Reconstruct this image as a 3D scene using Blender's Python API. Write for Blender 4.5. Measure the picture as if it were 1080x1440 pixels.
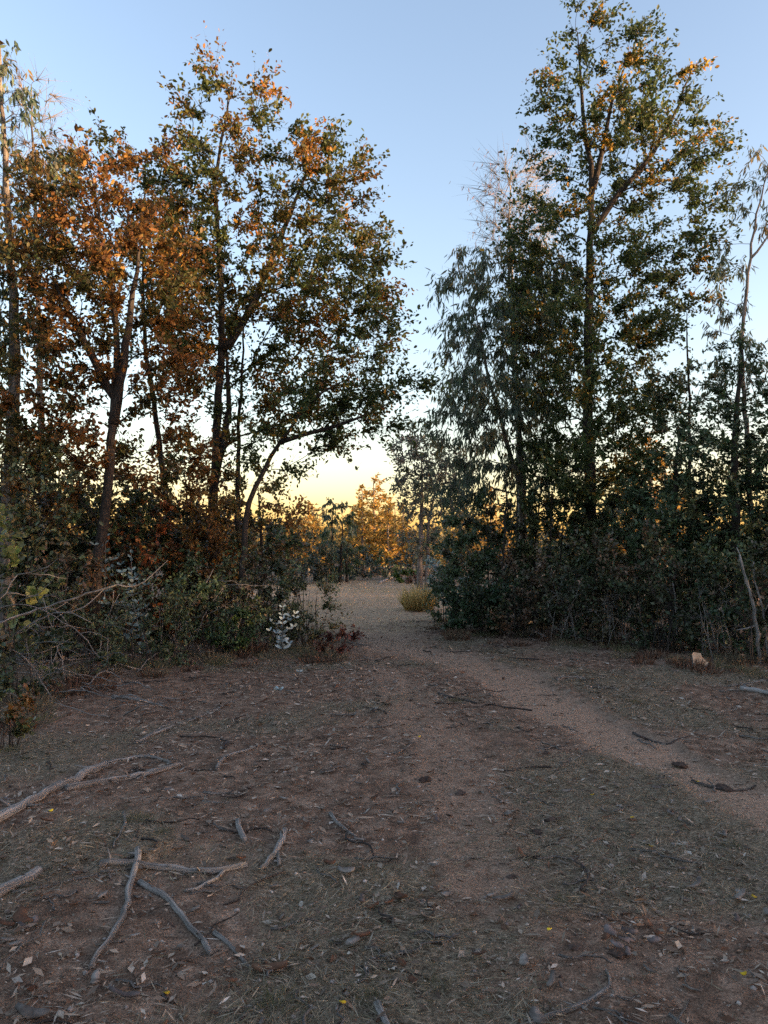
import bpy, math
import numpy as np
from mathutils import Vector

for o in list(bpy.data.objects):
    bpy.data.objects.remove(o)
SC = bpy.context.scene
COL = SC.collection
R = math.radians

# ------------------------------------------------------------------ camera
CAM_H, PITCH, F = 1.6, math.atan(50 / 1080), 1080.0      # horizon at row 770 of the 1080x1440 photograph
cam = bpy.data.cameras.new('camera')
cam.sensor_fit = 'VERTICAL'; cam.sensor_height = 24; cam.lens = 18
cam.clip_start = 0.05; cam.clip_end = 3000
cam_o = bpy.data.objects.new('camera', cam); COL.objects.link(cam_o)
cam_o.location = (0, 0, CAM_H); cam_o.rotation_euler = (R(90) + PITCH, 0, 0)
SC.camera = cam_o

# ------------------------------------------------------------------ sky, sun, exposure
SUN_EL, SUN_AZ = 3.2, 106.0                                # azimuth clockwise from the view direction (+Y)
w = bpy.data.worlds.new('World'); SC.world = w; w.use_nodes = True
nt = w.node_tree; nt.nodes.clear()
sky = nt.nodes.new('ShaderNodeTexSky'); sky.sky_type = 'NISHITA'; sky.sun_disc = False
sky.sun_elevation = R(SUN_EL); sky.sun_rotation = R(SUN_AZ)
sky.altitude = 200; sky.air_density = 1.03; sky.dust_density = 1.5; sky.ozone_density = 2.0
bg = nt.nodes.new('ShaderNodeBackground'); bg.inputs[1].default_value = 0.15
wo = nt.nodes.new('ShaderNodeOutputWorld')
wb = nt.nodes.new('ShaderNodeMix'); wb.data_type = 'RGBA'; wb.blend_type = 'MULTIPLY'; wb.inputs[0].default_value = 1.0
wb.inputs[7].default_value = (1.19, .92, .85, 1)          # white balance of the whole sky
nt.links.new(sky.outputs[0], wb.inputs[6]); nt.links.new(wb.outputs[2], bg.inputs[0]); nt.links.new(bg.outputs[0], wo.inputs[0])
sl = bpy.data.lights.new('sun', 'SUN'); sl.energy = 2.0; sl.angle = R(0.5); sl.color = (1.0, 0.66, 0.36)
so = bpy.data.objects.new('sun', sl); COL.objects.link(so)
sd = Vector((math.sin(R(SUN_AZ)) * math.cos(R(SUN_EL)), math.cos(R(SUN_AZ)) * math.cos(R(SUN_EL)), math.sin(R(SUN_EL))))
so.rotation_euler = sd.to_track_quat('Z', 'Y').to_euler(); so.location = (20, 20, 20)
SC.view_settings.view_transform = 'Standard'; SC.view_settings.look = 'None'
SC.view_settings.gamma = 1.0; SC.view_settings.exposure = 2.97
try: SC.view_settings.use_curve_mapping = False
except Exception: pass
SC.cycles.use_denoising = False                         # 128 samples leave only a fine, sensor-like grain
SC.cycles.max_bounces = 6; SC.cycles.diffuse_bounces = 3; SC.cycles.transmission_bounces = 4
SC.cycles.glossy_bounces = 2; SC.cycles.sample_clamp_indirect = 4

# ------------------------------------------------------------------ helpers
RNG = np.random.default_rng(7)
CS, SN = math.cos(PITCH), math.sin(PITCH)

def at(px, py, Y):
    """photo pixel (1080x1440) at distance Y in front of the camera"""
    u, v = (px - 540) / F, (720 - py) / F
    d = np.array([u, CS - v * SN, SN + v * CS])
    return np.array([0, 0, CAM_H]) + d * (Y / d[1])

def on_ground(px, py):
    u, v = (px - 540) / F, (720 - py) / F
    d = np.array([u, CS - v * SN, SN + v * CS])
    p = np.array([0, 0, CAM_H]) + d * (-CAM_H / d[2])
    return float(p[0]), float(p[1])

_perm = np.random.default_rng(3).random((256, 256))
def vnoise(x, y):
    x = np.asarray(x, float); y = np.asarray(y, float)
    xi = np.floor(x).astype(int); yi = np.floor(y).astype(int)
    fx = x - xi; fy = y - yi
    fx = fx * fx * (3 - 2 * fx); fy = fy * fy * (3 - 2 * fy)
    a = _perm[xi & 255, yi & 255]; b = _perm[(xi + 1) & 255, yi & 255]
    c = _perm[xi & 255, (yi + 1) & 255]; d = _perm[(xi + 1) & 255, (yi + 1) & 255]
    return (a * (1 - fx) + b * fx) * (1 - fy) + (c * (1 - fx) + d * fx) * fy - 0.5

def fbm(x, y, f, n=3):
    s = 0; a = 1.0
    for i in range(n):
        s = s + a * vnoise(np.asarray(x) * f + 17.3 * i, np.asarray(y) * f + 5.1 * i); f *= 2.1; a *= 0.5
    return s

def seg_dist(x, y, pts):
    """distance to a polyline of (x, y, halfwidth), in half widths"""
    best = np.full(np.shape(x), 1e9)
    for (x0, y0, w0), (x1, y1, w1) in zip(pts[:-1], pts[1:]):
        dx, dy = x1 - x0, y1 - y0
        t = np.clip(((x - x0) * dx + (y - y0) * dy) / (dx * dx + dy * dy), 0, 1)
        d = np.hypot(x - (x0 + t * dx), y - (y0 + t * dy)) / (w0 + t * (w1 - w0))
        best = np.minimum(best, d)
    return best

def gpts(l): return [on_ground(a, b) + (w_,) for a, b, w_ in l]
TRACK_R = gpts([(500, 872, .8), (560, 905, .75), (700, 945, .55), (800, 1000, .42), (900, 1052, .36), (1000, 1095, .34), (1200, 1170, .34), (1500, 1290, .34)])
TRACK_L = gpts([(515, 872, .7), (530, 905, .45), (555, 960, .36), (620, 1050, .34), (650, 1130, .28), (690, 1240, .18)])
CLEAR = [(-4.2, 24, 1.2), (-1.5, 24, 7.2), (-.8, 27, 9)]

def sstep(a, b, v):
    t = np.clip((v - a) / (b - a), 0, 1); return t * t * (3 - 2 * t)

def masks(x, y):
    n = fbm(x, y, 1.3, 3) * .9 + fbm(x, y, 6.0, 2) * .35
    pr = 1 - sstep(.55, 1.25, seg_dist(x, y, TRACK_R) + n * .55)
    pl = 1 - sstep(.35, 1.25, seg_dist(x, y, TRACK_L) + n * .8)
    path = np.maximum(pr * .92, pl * .5)
    clear = 1 - sstep(.8, 1.1, np.hypot((x + .9) / 5.0, (y - 26) / 11.2) + n * .12)
    return path, clear

def thatch_mask(x, y):
    return sstep(-.12, .22, fbm(x, y, .75, 3)) * (1 - .8 * masks(x, y)[0])

def gh(x, y):
    x = np.asarray(x, float); y = np.asarray(y, float)
    path, clear = masks(x, y)
    near = np.exp(-np.maximum(y - 14, 0) / 30)
    z = .10 * fbm(x, y, .3, 2) * near + .022 * fbm(x, y, 1.1, 2)
    z = z + (1 - .75 * path) * (.018 * fbm(x, y, 4.6, 3) + .012 * fbm(x, y, 19, 2)) - .036 * path + .016 * np.exp(-((path - .4) / .22) ** 2)
    return z
def g1(x, y): return float(gh(x, y))

def mesh_np(name, V, faces, mat=None, col=None, uv=None, smooth=False):
    """faces: (n,k) int array or list of such arrays"""
    if not isinstance(faces, (list, tuple)): faces = [faces]
    me = bpy.data.meshes.new(name)
    V = np.ascontiguousarray(V, dtype=np.float32)
    me.vertices.add(len(V)); me.vertices.foreach_set('co', V.ravel())
    nl = sum(f.size for f in faces); nf = sum(len(f) for f in faces)
    me.loops.add(nl); me.polygons.add(nf)
    li = np.concatenate([f.ravel() for f in faces]).astype(np.int32)
    tot = np.concatenate([np.full(len(f), f.shape[1]) for f in faces]).astype(np.int32)
    st = np.concatenate([[0], np.cumsum(tot)[:-1]]).astype(np.int32)
    me.loops.foreach_set('vertex_index', li)
    me.polygons.foreach_set('loop_start', st)
    if smooth: me.polygons.foreach_set('use_smooth', np.ones(nf, bool))
    if col is not None:
        ca = me.color_attributes.new('Col', 'FLOAT_COLOR', 'POINT')
        c4 = np.ones((len(V), 4), np.float32); c4[:, :3] = col
        ca.data.foreach_set('color', c4.ravel())
    if uv is not None:
        ul = me.uv_layers.new(name='UVMap')
        ul.data.foreach_set('uv', np.ascontiguousarray(uv[li], dtype=np.float32).ravel())
    me.update(calc_edges=True); me.validate()
    if mat: me.materials.append(mat)
    return me

def link(name, data, parent=None, loc=None, rot=None):
    o = bpy.data.objects.new(name, data); COL.objects.link(o)
    if parent: o.parent = parent
    if loc is not None: o.location = loc
    if rot is not None: o.rotation_euler = rot
    return o

def tag(o, label=None, cat=None, group=None, kind=None):
    if label: o['label'] = label
    if cat: o['category'] = cat
    if group: o['group'] = group
    if kind: o['kind'] = kind
    return o

# ------------------------------------------------------------------ materials
def new_mat(name):
    m = bpy.data.materials.new(name); m.use_nodes = True
    n = m.node_tree.nodes; n.clear()
    return m, n, m.node_tree.links

def ramp(n, stops):
    r = n.new('ShaderNodeValToRGB'); e = r.color_ramp.elements
    while len(e) < len(stops): e.new(.5)
    for i, (p, c) in enumerate(stops):
        e[i].position = p; e[i].color = (*c, 1)
    return r

def leaf_material(name, trans=.35, rough=.5, spec=.35):
    m, n, l = new_mat(name)
    ca = n.new('ShaderNodeVertexColor'); ca.layer_name = 'Col'
    tc = n.new('ShaderNodeTexCoord'); nz = n.new('ShaderNodeTexNoise'); nz.inputs['Scale'].default_value = 60
    l.new(tc.outputs['Object'], nz.inputs['Vector'])
    mr = n.new('ShaderNodeMapRange'); mr.inputs[3].default_value = .75; mr.inputs[4].default_value = 1.25
    l.new(nz.outputs[0], mr.inputs[0])
    hs = n.new('ShaderNodeHueSaturation'); l.new(ca.outputs[0], hs.inputs['Color']); l.new(mr.outputs[0], hs.inputs['Value'])
    p = n.new('ShaderNodeBsdfPrincipled'); p.inputs['Roughness'].default_value = rough
    p.inputs['Specular IOR Level'].default_value = spec
    l.new(hs.outputs[0], p.inputs['Base Color'])
    t = n.new('ShaderNodeBsdfTranslucent'); l.new(hs.outputs[0], t.inputs['Color'])
    mx = n.new('ShaderNodeMixShader'); mx.inputs[0].default_value = trans
    l.new(p.outputs[0], mx.inputs[1]); l.new(t.outputs[0], mx.inputs[2])
    o = n.new('ShaderNodeOutputMaterial'); l.new(mx.outputs[0], o.inputs[0])
    return m

def bark_material(name, c0, c1, c2, su=7, sv=2.5, bump=.6, rough=.9):
    m, n, l = new_mat(name)
    uv = n.new('ShaderNodeUVMap'); mp = n.new('ShaderNodeMapping'); mp.inputs['Scale'].default_value = (su, sv, 1)
    l.new(uv.outputs[0], mp.inputs[0])
    a = n.new('ShaderNodeTexNoise'); a.inputs['Scale'].default_value = 1.6; a.inputs['Detail'].default_value = 6; a.inputs['Distortion'].default_value = .6
    l.new(mp.outputs[0], a.inputs['Vector'])
    tc = n.new('ShaderNodeTexCoord'); b = n.new('ShaderNodeTexNoise'); b.inputs['Scale'].default_value = 2.3; b.inputs['Detail'].default_value = 4
    l.new(tc.outputs['Object'], b.inputs['Vector'])
    mi = n.new('ShaderNodeMix'); mi.inputs[0].default_value = .4
    l.new(a.outputs[0], mi.inputs[2]); l.new(b.outputs[0], mi.inputs[3])
    r = ramp(n, [(.34, c0), (.5, c1), (.66, c2)]); l.new(mi.outputs[0], r.inputs[0])
    p = n.new('ShaderNodeBsdfPrincipled'); p.inputs['Roughness'].default_value = rough; p.inputs['Specular IOR Level'].default_value = .2
    l.new(r.outputs[0], p.inputs['Base Color'])
    bp = n.new('ShaderNodeBump'); bp.inputs['Strength'].default_value = bump; bp.inputs['Distance'].default_value = .02
    l.new(a.outputs[0], bp.inputs['Height']); l.new(bp.outputs[0], p.inputs['Normal'])
    o = n.new('ShaderNodeOutputMaterial'); l.new(p.outputs[0], o.inputs[0])
    return m

def solid_noise(name, stops, scale=20, rough=.9, bump=.4, detail=6):
    m, n, l = new_mat(name)
    tc = n.new('ShaderNodeTexCoord'); a = n.new('ShaderNodeTexNoise'); a.inputs['Scale'].default_value = scale; a.inputs['Detail'].default_value = detail
    oi = n.new('ShaderNodeObjectInfo'); ad = n.new('ShaderNodeVectorMath'); ad.operation = 'ADD'
    l.new(tc.outputs['Object'], ad.inputs[0]); l.new(oi.outputs['Location'], ad.inputs[1])
    l.new(ad.outputs[0], a.inputs['Vector'])
    r = ramp(n, stops); l.new(a.outputs[0], r.inputs[0])
    hs = n.new('ShaderNodeHueSaturation'); l.new(r.outputs[0], hs.inputs['Color'])
    mr = n.new('ShaderNodeMapRange'); mr.inputs[3].default_value = .6; mr.inputs[4].default_value = 1.35
    l.new(oi.outputs['Random'], mr.inputs[0]); l.new(mr.outputs[0], hs.inputs['Value'])
    p = n.new('ShaderNodeBsdfPrincipled'); p.inputs['Roughness'].default_value = rough; p.inputs['Specular IOR Level'].default_value = .2
    l.new(hs.outputs[0], p.inputs['Base Color'])
    bp = n.new('ShaderNodeBump'); bp.inputs['Strength'].default_value = bump; bp.inputs['Distance'].default_value = .01
    l.new(a.outputs[0], bp.inputs['Height']); l.new(bp.outputs[0], p.inputs['Normal'])
    o = n.new('ShaderNodeOutputMaterial'); l.new(p.outputs[0], o.inputs[0])
    return m

M_LEAF = leaf_material('leaf', .42)
M_LEAF_DK = leaf_material('evergreen_leaf', .2, .45, .4)
M_LITTER = leaf_material('dead_leaf', .05, .8, .15)
M_GRASS = leaf_material('dry_grass_blade', .3, .7, .2)
M_BARK_OAK = bark_material('oak_bark', (.014, .011, .009), (.040, .032, .027), (.085, .070, .060))
M_BARK_EUC = bark_material('eucalyptus_bark', (.06, .05, .042), (.16, .13, .11), (.30, .26, .22), 4, 1.2, .3)
M_BARK_PALE = bark_material('pale_bark', (.10, .09, .08), (.24, .22, .2), (.38, .35, .32), 4, 1.4, .3)
M_DEAD = bark_material('dead_wood', (.08, .069, .060), (.25, .222, .196), (.43, .39, .355), 9, 1.2, 1.0)
M_DEAD_DK = bark_material('dark_dead_wood', (.022, .018, .015), (.06, .05, .044), (.13, .11, .1), 9, 1.2, .7)
M_WOOD_FRESH = solid_noise('sawn_wood', [(.3, (.22, .125, .07)), (.55, (.38, .235, .14)), (.7, (.45, .31, .2))], 18)
M_STONE = solid_noise('stone', [(.3, (.10, .08, .07)), (.5, (.22, .18, .155)), (.7, (.36, .31, .28))], 30)
M_CLOD = solid_noise('soil_clod', [(.3, (.03, .02, .016)), (.55, (.075, .050, .038)), (.75, (.13, .09, .07))], 35, bump=1)
M_CHIP = solid_noise('bark_chip', [(.3, (.07, .056, .046)), (.5, (.15, .125, .105)), (.72, (.27, .235, .205))], 22)
M_RUSTLEAF = solid_noise('rust_leaf', [(.3, (.05, .026, .016)), (.55, (.105, .052, .030)), (.75, (.16, .085, .05))], 22)
M_PURPLE = solid_noise('dry_leaf_grey', [(.3, (.05, .037, .032)), (.5, (.11, .086, .078)), (.7, (.19, .155, .142))], 20)
M_YELLOW = solid_noise('yellow_petal', [(.3, (.55, .34, .02)), (.6, (.75, .5, .03))], 20, bump=0)
M_BLUEGUM = solid_noise('glaucous_leaf', [(.3, (.22, .28, .285)), (.5, (.32, .385, .39)), (.7, (.42, .48, .485))], 14, .6, .1)
M_BLUEGUM2 = solid_noise('glaucous_leaf_dull', [(.3, (.13, .18, .17)), (.5, (.20, .265, .25)), (.7, (.28, .345, .33))], 14, .6, .1)
M_STEM = solid_noise('green_stem', [(.3, (.10, .09, .07)), (.6, (.22, .20, .18))], 30)

def ground_material():
    m, n, l = new_mat('woodland_soil')
    geo = n.new('ShaderNodeNewGeometry')
    def noise(scale, detail=6, dist=0):
        a = n.new('ShaderNodeTexNoise'); a.inputs['Scale'].default_value = scale; a.inputs['Detail'].default_value = detail
        a.inputs['Distortion'].default_value = dist; a.inputs['Roughness'].default_value = .65
        l.new(geo.outputs['Position'], a.inputs['Vector']); return a
    def attr(name):
        a = n.new('ShaderNodeAttribute'); a.attribute_name = name; return a
    def mix(fac, a, b):
        x = n.new('ShaderNodeMix'); x.data_type = 'RGBA'
        if isinstance(fac, float): x.inputs[0].default_value = fac
        else: l.new(fac, x.inputs[0])
        l.new(a, x.inputs[6]); l.new(b, x.inputs[7]); return x.outputs[2]
    n1, n2, n3 = noise(7, 8, .4), noise(42, 6), noise(1.6, 5)
    soil = ramp(n, [(.3, (.055, .036, .025)), (.5, (.150, .098, .068)), (.7, (.27, .188, .136))]); l.new(n1.outputs[0], soil.inputs[0])
    thatch = ramp(n, [(.3, (.055, .042, .028)), (.5, (.150, .117, .080)), (.7, (.29, .232, .168))]); l.new(n2.outputs[0], thatch.inputs[0])
    tf = attr('thatch')
    base = mix(tf.outputs['Fac'], soil.outputs[0], thatch.outputs[0])
    path = ramp(n, [(.3, (.165, .110, .077)), (.5, (.25, .172, .122)), (.7, (.34, .245, .178))]); l.new(n2.outputs[0], path.inputs[0])
    pf = attr('path'); base = mix(pf.outputs['Fac'], base, path.outputs[0])
    nc = noise(95, 5); gr = ramp(n, [(.33, (.5, .48, .47)), (.5, (1.2, 1.19, 1.18)), (.68, (1.9, 1.86, 1.82))]); l.new(nc.outputs[0], gr.inputs[0])
    mg = n.new('ShaderNodeMix'); mg.data_type = 'RGBA'; mg.blend_type = 'MULTIPLY'; mg.inputs[0].default_value = 1.0
    l.new(base, mg.inputs[6]); l.new(gr.outputs[0], mg.inputs[7]); base = mg.outputs[2]       # soil crumbs
    cl = ramp(n, [(.32, (.26, .165, .105)), (.5, (.40, .27, .175)), (.68, (.53, .39, .24))]); l.new(n1.outputs[0], cl.inputs[0])  # pale sandy ground, painted lighter to carry open sky and last light
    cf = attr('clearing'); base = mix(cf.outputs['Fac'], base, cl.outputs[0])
    p = n.new('ShaderNodeBsdfPrincipled'); p.inputs['Roughness'].default_value = .95; p.inputs['Specular IOR Level'].default_value = .12
    l.new(base, p.inputs['Base Color'])
    b1 = n.new('ShaderNodeBump'); b1.inputs['Strength'].default_value = 1.0; b1.inputs['Distance'].default_value = .02
    l.new(n2.outputs[0], b1.inputs['Height'])
    n4 = noise(130, 4); b2 = n.new('ShaderNodeBump'); b2.inputs['Strength'].default_value = .8; b2.inputs['Distance'].default_value = .006
    l.new(n4.outputs[0], b2.inputs['Height']); l.new(b1.outputs[0], b2.inputs['Normal']); l.new(b2.outputs[0], p.inputs['Normal'])
    o = n.new('ShaderNodeOutputMaterial'); l.new(p.outputs[0], o.inputs[0])
    return m
M_GROUND = ground_material()

# ------------------------------------------------------------------ ground: one sheet, split into ground, dirt_track and clearing
def build_ground():
    def axis(lo, hi, fine_lo, fine_hi, step, g):
        a = list(np.arange(fine_lo, fine_hi, step)); s = step; v = a[-1]
        while v < hi: s *= g; v += s; a.append(v)
        s = step; v = a[0]; b = []
        while v > lo: s *= g; v -= s; b.append(v)
        return np.array(b[::-1] + a)
    xs = axis(-700, 700, -3.2, 3.6, .022, 1.045)
    ys = [-60, -30, -15, -8, -4, -2, -.5, .5, 1.2, 1.7]; s = .018; v = 2.0
    while v < 1500: ys.append(v); s *= 1.012 if v < 40 else 1.2; v += s
    ys = np.array(ys)
    X, Y = np.meshgrid(xs, ys); nx, ny = len(xs), len(ys)
    Z = gh(X, Y); path, clear = masks(X, Y)
    V = np.stack([X, Y, Z], -1).reshape(-1, 3)
    idx = np.arange(nx * ny).reshape(ny, nx)
    Fq = np.stack([idx[:-1, :-1], idx[:-1, 1:], idx[1:, 1:], idx[1:, :-1]], -1).reshape(-1, 4)
    pf = path.ravel()[Fq].mean(1); cf = clear.ravel()[Fq].mean(1)
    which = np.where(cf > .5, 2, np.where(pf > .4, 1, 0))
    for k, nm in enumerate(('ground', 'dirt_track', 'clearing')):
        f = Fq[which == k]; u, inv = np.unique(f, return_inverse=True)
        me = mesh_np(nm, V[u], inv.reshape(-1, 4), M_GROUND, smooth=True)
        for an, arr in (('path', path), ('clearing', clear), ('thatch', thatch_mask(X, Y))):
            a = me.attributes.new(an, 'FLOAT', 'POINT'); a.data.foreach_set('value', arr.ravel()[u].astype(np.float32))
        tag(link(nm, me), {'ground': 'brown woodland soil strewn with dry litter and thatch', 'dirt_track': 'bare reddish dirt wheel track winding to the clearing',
                           'clearing': 'pale dry clearing beyond the trees, colour lightened for open sky'}[nm], None, None, 'structure')
build_ground()

# ------------------------------------------------------------------ tubes
def tube(P, rad, sides=6, rough=0., rng=RNG, cap=True):
    P = np.asarray(P, float); rad = np.asarray(rad, float); n = len(P)
    T = np.gradient(P, axis=0); T /= np.linalg.norm(T, axis=1)[:, None] + 1e-9
    ref = np.array([.31, .17, .93]) if abs(T[0, 2]) < .8 else np.array([.93, .31, .17])
    A = np.cross(T, ref); A /= np.linalg.norm(A, axis=1)[:, None] + 1e-9
    B = np.cross(T, A)
    th = np.linspace(0, 2 * np.pi, sides, endpoint=False)
    rr = rad[:, None] * (1 + rough * rng.uniform(-1, 1, (n, sides)))
    V = P[:, None, :] + rr[..., None] * (np.cos(th)[None, :, None] * A[:, None, :] + np.sin(th)[None, :, None] * B[:, None, :])
    i = np.arange(n - 1)[:, None] * sides; j = np.arange(sides)[None, :]; j2 = (j + 1) % sides
    Fq = np.stack([i + j, i + j2, i + sides + j2, i + sides + j], -1).reshape(-1, 4)
    ln = np.concatenate([[0], np.cumsum(np.linalg.norm(np.diff(P, axis=0), axis=1))])
    uv = np.stack([np.broadcast_to(np.abs(np.linspace(-1, 1, sides, endpoint=False))[None, :], (n, sides)), np.broadcast_to(ln[:, None] * 2, (n, sides))], -1).reshape(-1, 2)
    V = V.reshape(-1, 3)
    if cap:
        V = np.concatenate([V, P[:1] - T[:1] * rad[0] * .2, P[-1:] + T[-1:] * rad[-1] * .3])
        uv = np.concatenate([uv, uv[:1], uv[-1:]])
        c0, c1 = n * sides, n * sides + 1; e = (n - 1) * sides
        Ft = np.concatenate([np.stack([np.full(sides, c0), j2[0], j[0]], -1), np.stack([np.full(sides, c1), e + j[0], e + j2[0]], -1)])
    else: Ft = np.zeros((0, 3), int)
    return V, Fq, Ft, uv

class TubeBag:
    def __init__(s): s.V = []; s.Q = []; s.T = []; s.U = []; s.n = 0
    def add(s, P, rad, sides=6, rough=0., cap=True, rng=RNG):
        V, q, t, u = tube(P, rad, sides, rough, rng, cap)
        s.V.append(V); s.Q.append(q + s.n); s.T.append(t + s.n); s.U.append(u); s.n += len(V)
    def mesh(s, name, mat):
        return mesh_np(name, np.concatenate(s.V), [np.concatenate(s.Q), np.concatenate(s.T)], mat, uv=np.concatenate(s.U), smooth=True)

def resample(P, step):
    P = np.asarray(P, float)
    L = np.concatenate([[0], np.cumsum(np.linalg.norm(np.diff(P, axis=0), axis=1))])
    n = max(3, int(L[-1] / step) + 1); t = np.linspace(0, L[-1], n)
    # smooth with Catmull-Rom style by dense linear + smoothing
    Q = np.stack([np.interp(t, L, P[:, k]) for k in range(3)], 1)
    for _ in range(2):
        Q[1:-1] = .25 * Q[:-2] + .5 * Q[1:-1] + .25 * Q[2:]
    return Q

# ------------------------------------------------------------------ leaves
T_BROAD = (np.array([[0, 0, 0], [.36, .32, .10], [.42, .70, .12], [0, 1, 0], [-.42, .70, .12], [-.36, .32, .10]]), np.array([[0, 1, 2, 3], [0, 3, 4, 5]]))
T_OAK = (np.array([[0, 0, 0], [.40, .42, .10], [.24, .52, .06], [.34, .80, .10], [0, 1, -.06], [-.34, .80, .10], [-.24, .52, .06], [-.40, .42, .10]]), np.array([[0, 1, 2, 4], [2, 3, 4, 4], [0, 4, 6, 7], [6, 4, 5, 5]]))
T_LANCE = (np.array([[0, 0, 0], [.5, .35, .05], [.33, .72, -.10], [0, 1, -.28], [-.33, .72, -.10], [-.5, .35, .05]]), np.array([[0, 1, 2, 3], [0, 3, 4, 5]]))
T_DIAM = (np.array([[0, 0, 0], [.5, .5, .12], [0, 1, 0], [-.5, .5, .12]]), np.array([[0, 1, 2], [0, 2, 3]]))
T_BROAD_W = T_BROAD
def fix_oak():
    v, f = T_OAK
    return (v, np.array([[0, 1, 2], [0, 2, 4], [2, 3, 4], [0, 4, 6], [0, 6, 7], [6, 4, 5]]))
T_OAK = fix_oak()

def nrm(v): return v / (np.linalg.norm(v, axis=-1, keepdims=True) + 1e-9)

def leaf_mesh(name, pos, d, length, width, col, mat, tmpl, rng, up=None):
    n = len(pos); d = nrm(d)
    rv = rng.normal(size=(n, 3)) if up is None else up + rng.normal(size=(n, 3)) * .55
    side = nrm(np.cross(d, rv)); nn = np.cross(side, d)
    tv, tf = tmpl; k = len(tv)
    V = (pos[:, None, :] + tv[None, :, 0, None] * width[:, None, None] * side[:, None, :]
         + tv[None, :, 1, None] * length[:, None, None] * d[:, None, :]
         + tv[None, :, 2, None] * width[:, None, None] * nn[:, None, :])
    Fc = (tf[None] + (np.arange(n) * k)[:, None, None]).reshape(-1, tf.shape[1])
    return mesh_np(name, V.reshape(-1, 3), Fc, mat, col=np.repeat(col, k, 0))

def palette(rng, n, entries, clump_bias=None):
    """entries: list of (rgb, weight, jitter)"""
    cols = np.array([e[0] for e in entries]); wts = np.array([e[1] for e in entries], float); wts /= wts.sum()
    i = rng.choice(len(entries), n, p=wts)
    return cols[i]

# ------------------------------------------------------------------ trees grown towards clumps of foliage
def sample_clumps(rng, ell, Y0, spacing, shell=.45, dz=1.0):
    """ell: (px, py, rx, ry[, dY[, weight]]) ellipses as the photograph shows the crown at distance Y0"""
    out = []
    for e in ell:
        cx, cy, rx, ry = e[:4]; dY = e[4] if len(e) > 4 else 0; wt = e[5] if len(e) > 5 else 1
        Y = Y0 + dY; c = at(cx, cy, Y); rx = rx / F * Y; ry = ry / F * Y; rz = dz * min(rx, max(ry, rx * .6))
        nt_ = int(30 * wt * (rx * ry * rz) / spacing ** 3) + 12
        u = nrm(rng.normal(size=(nt_, 3))) * rng.random((nt_, 1)) ** shell
        out.append(c + u * np.array([rx, rz, ry]))
    P = np.concatenate(out); rng.shuffle(P)
    keep = np.zeros((0, 3))
    lst = []
    for p in P:
        if p[2] < .08: continue
        if len(lst) == 0 or np.min(np.sum((np.array(lst) - p) ** 2, 1)) > spacing ** 2: lst.append(p)
    return np.array(lst)

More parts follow.
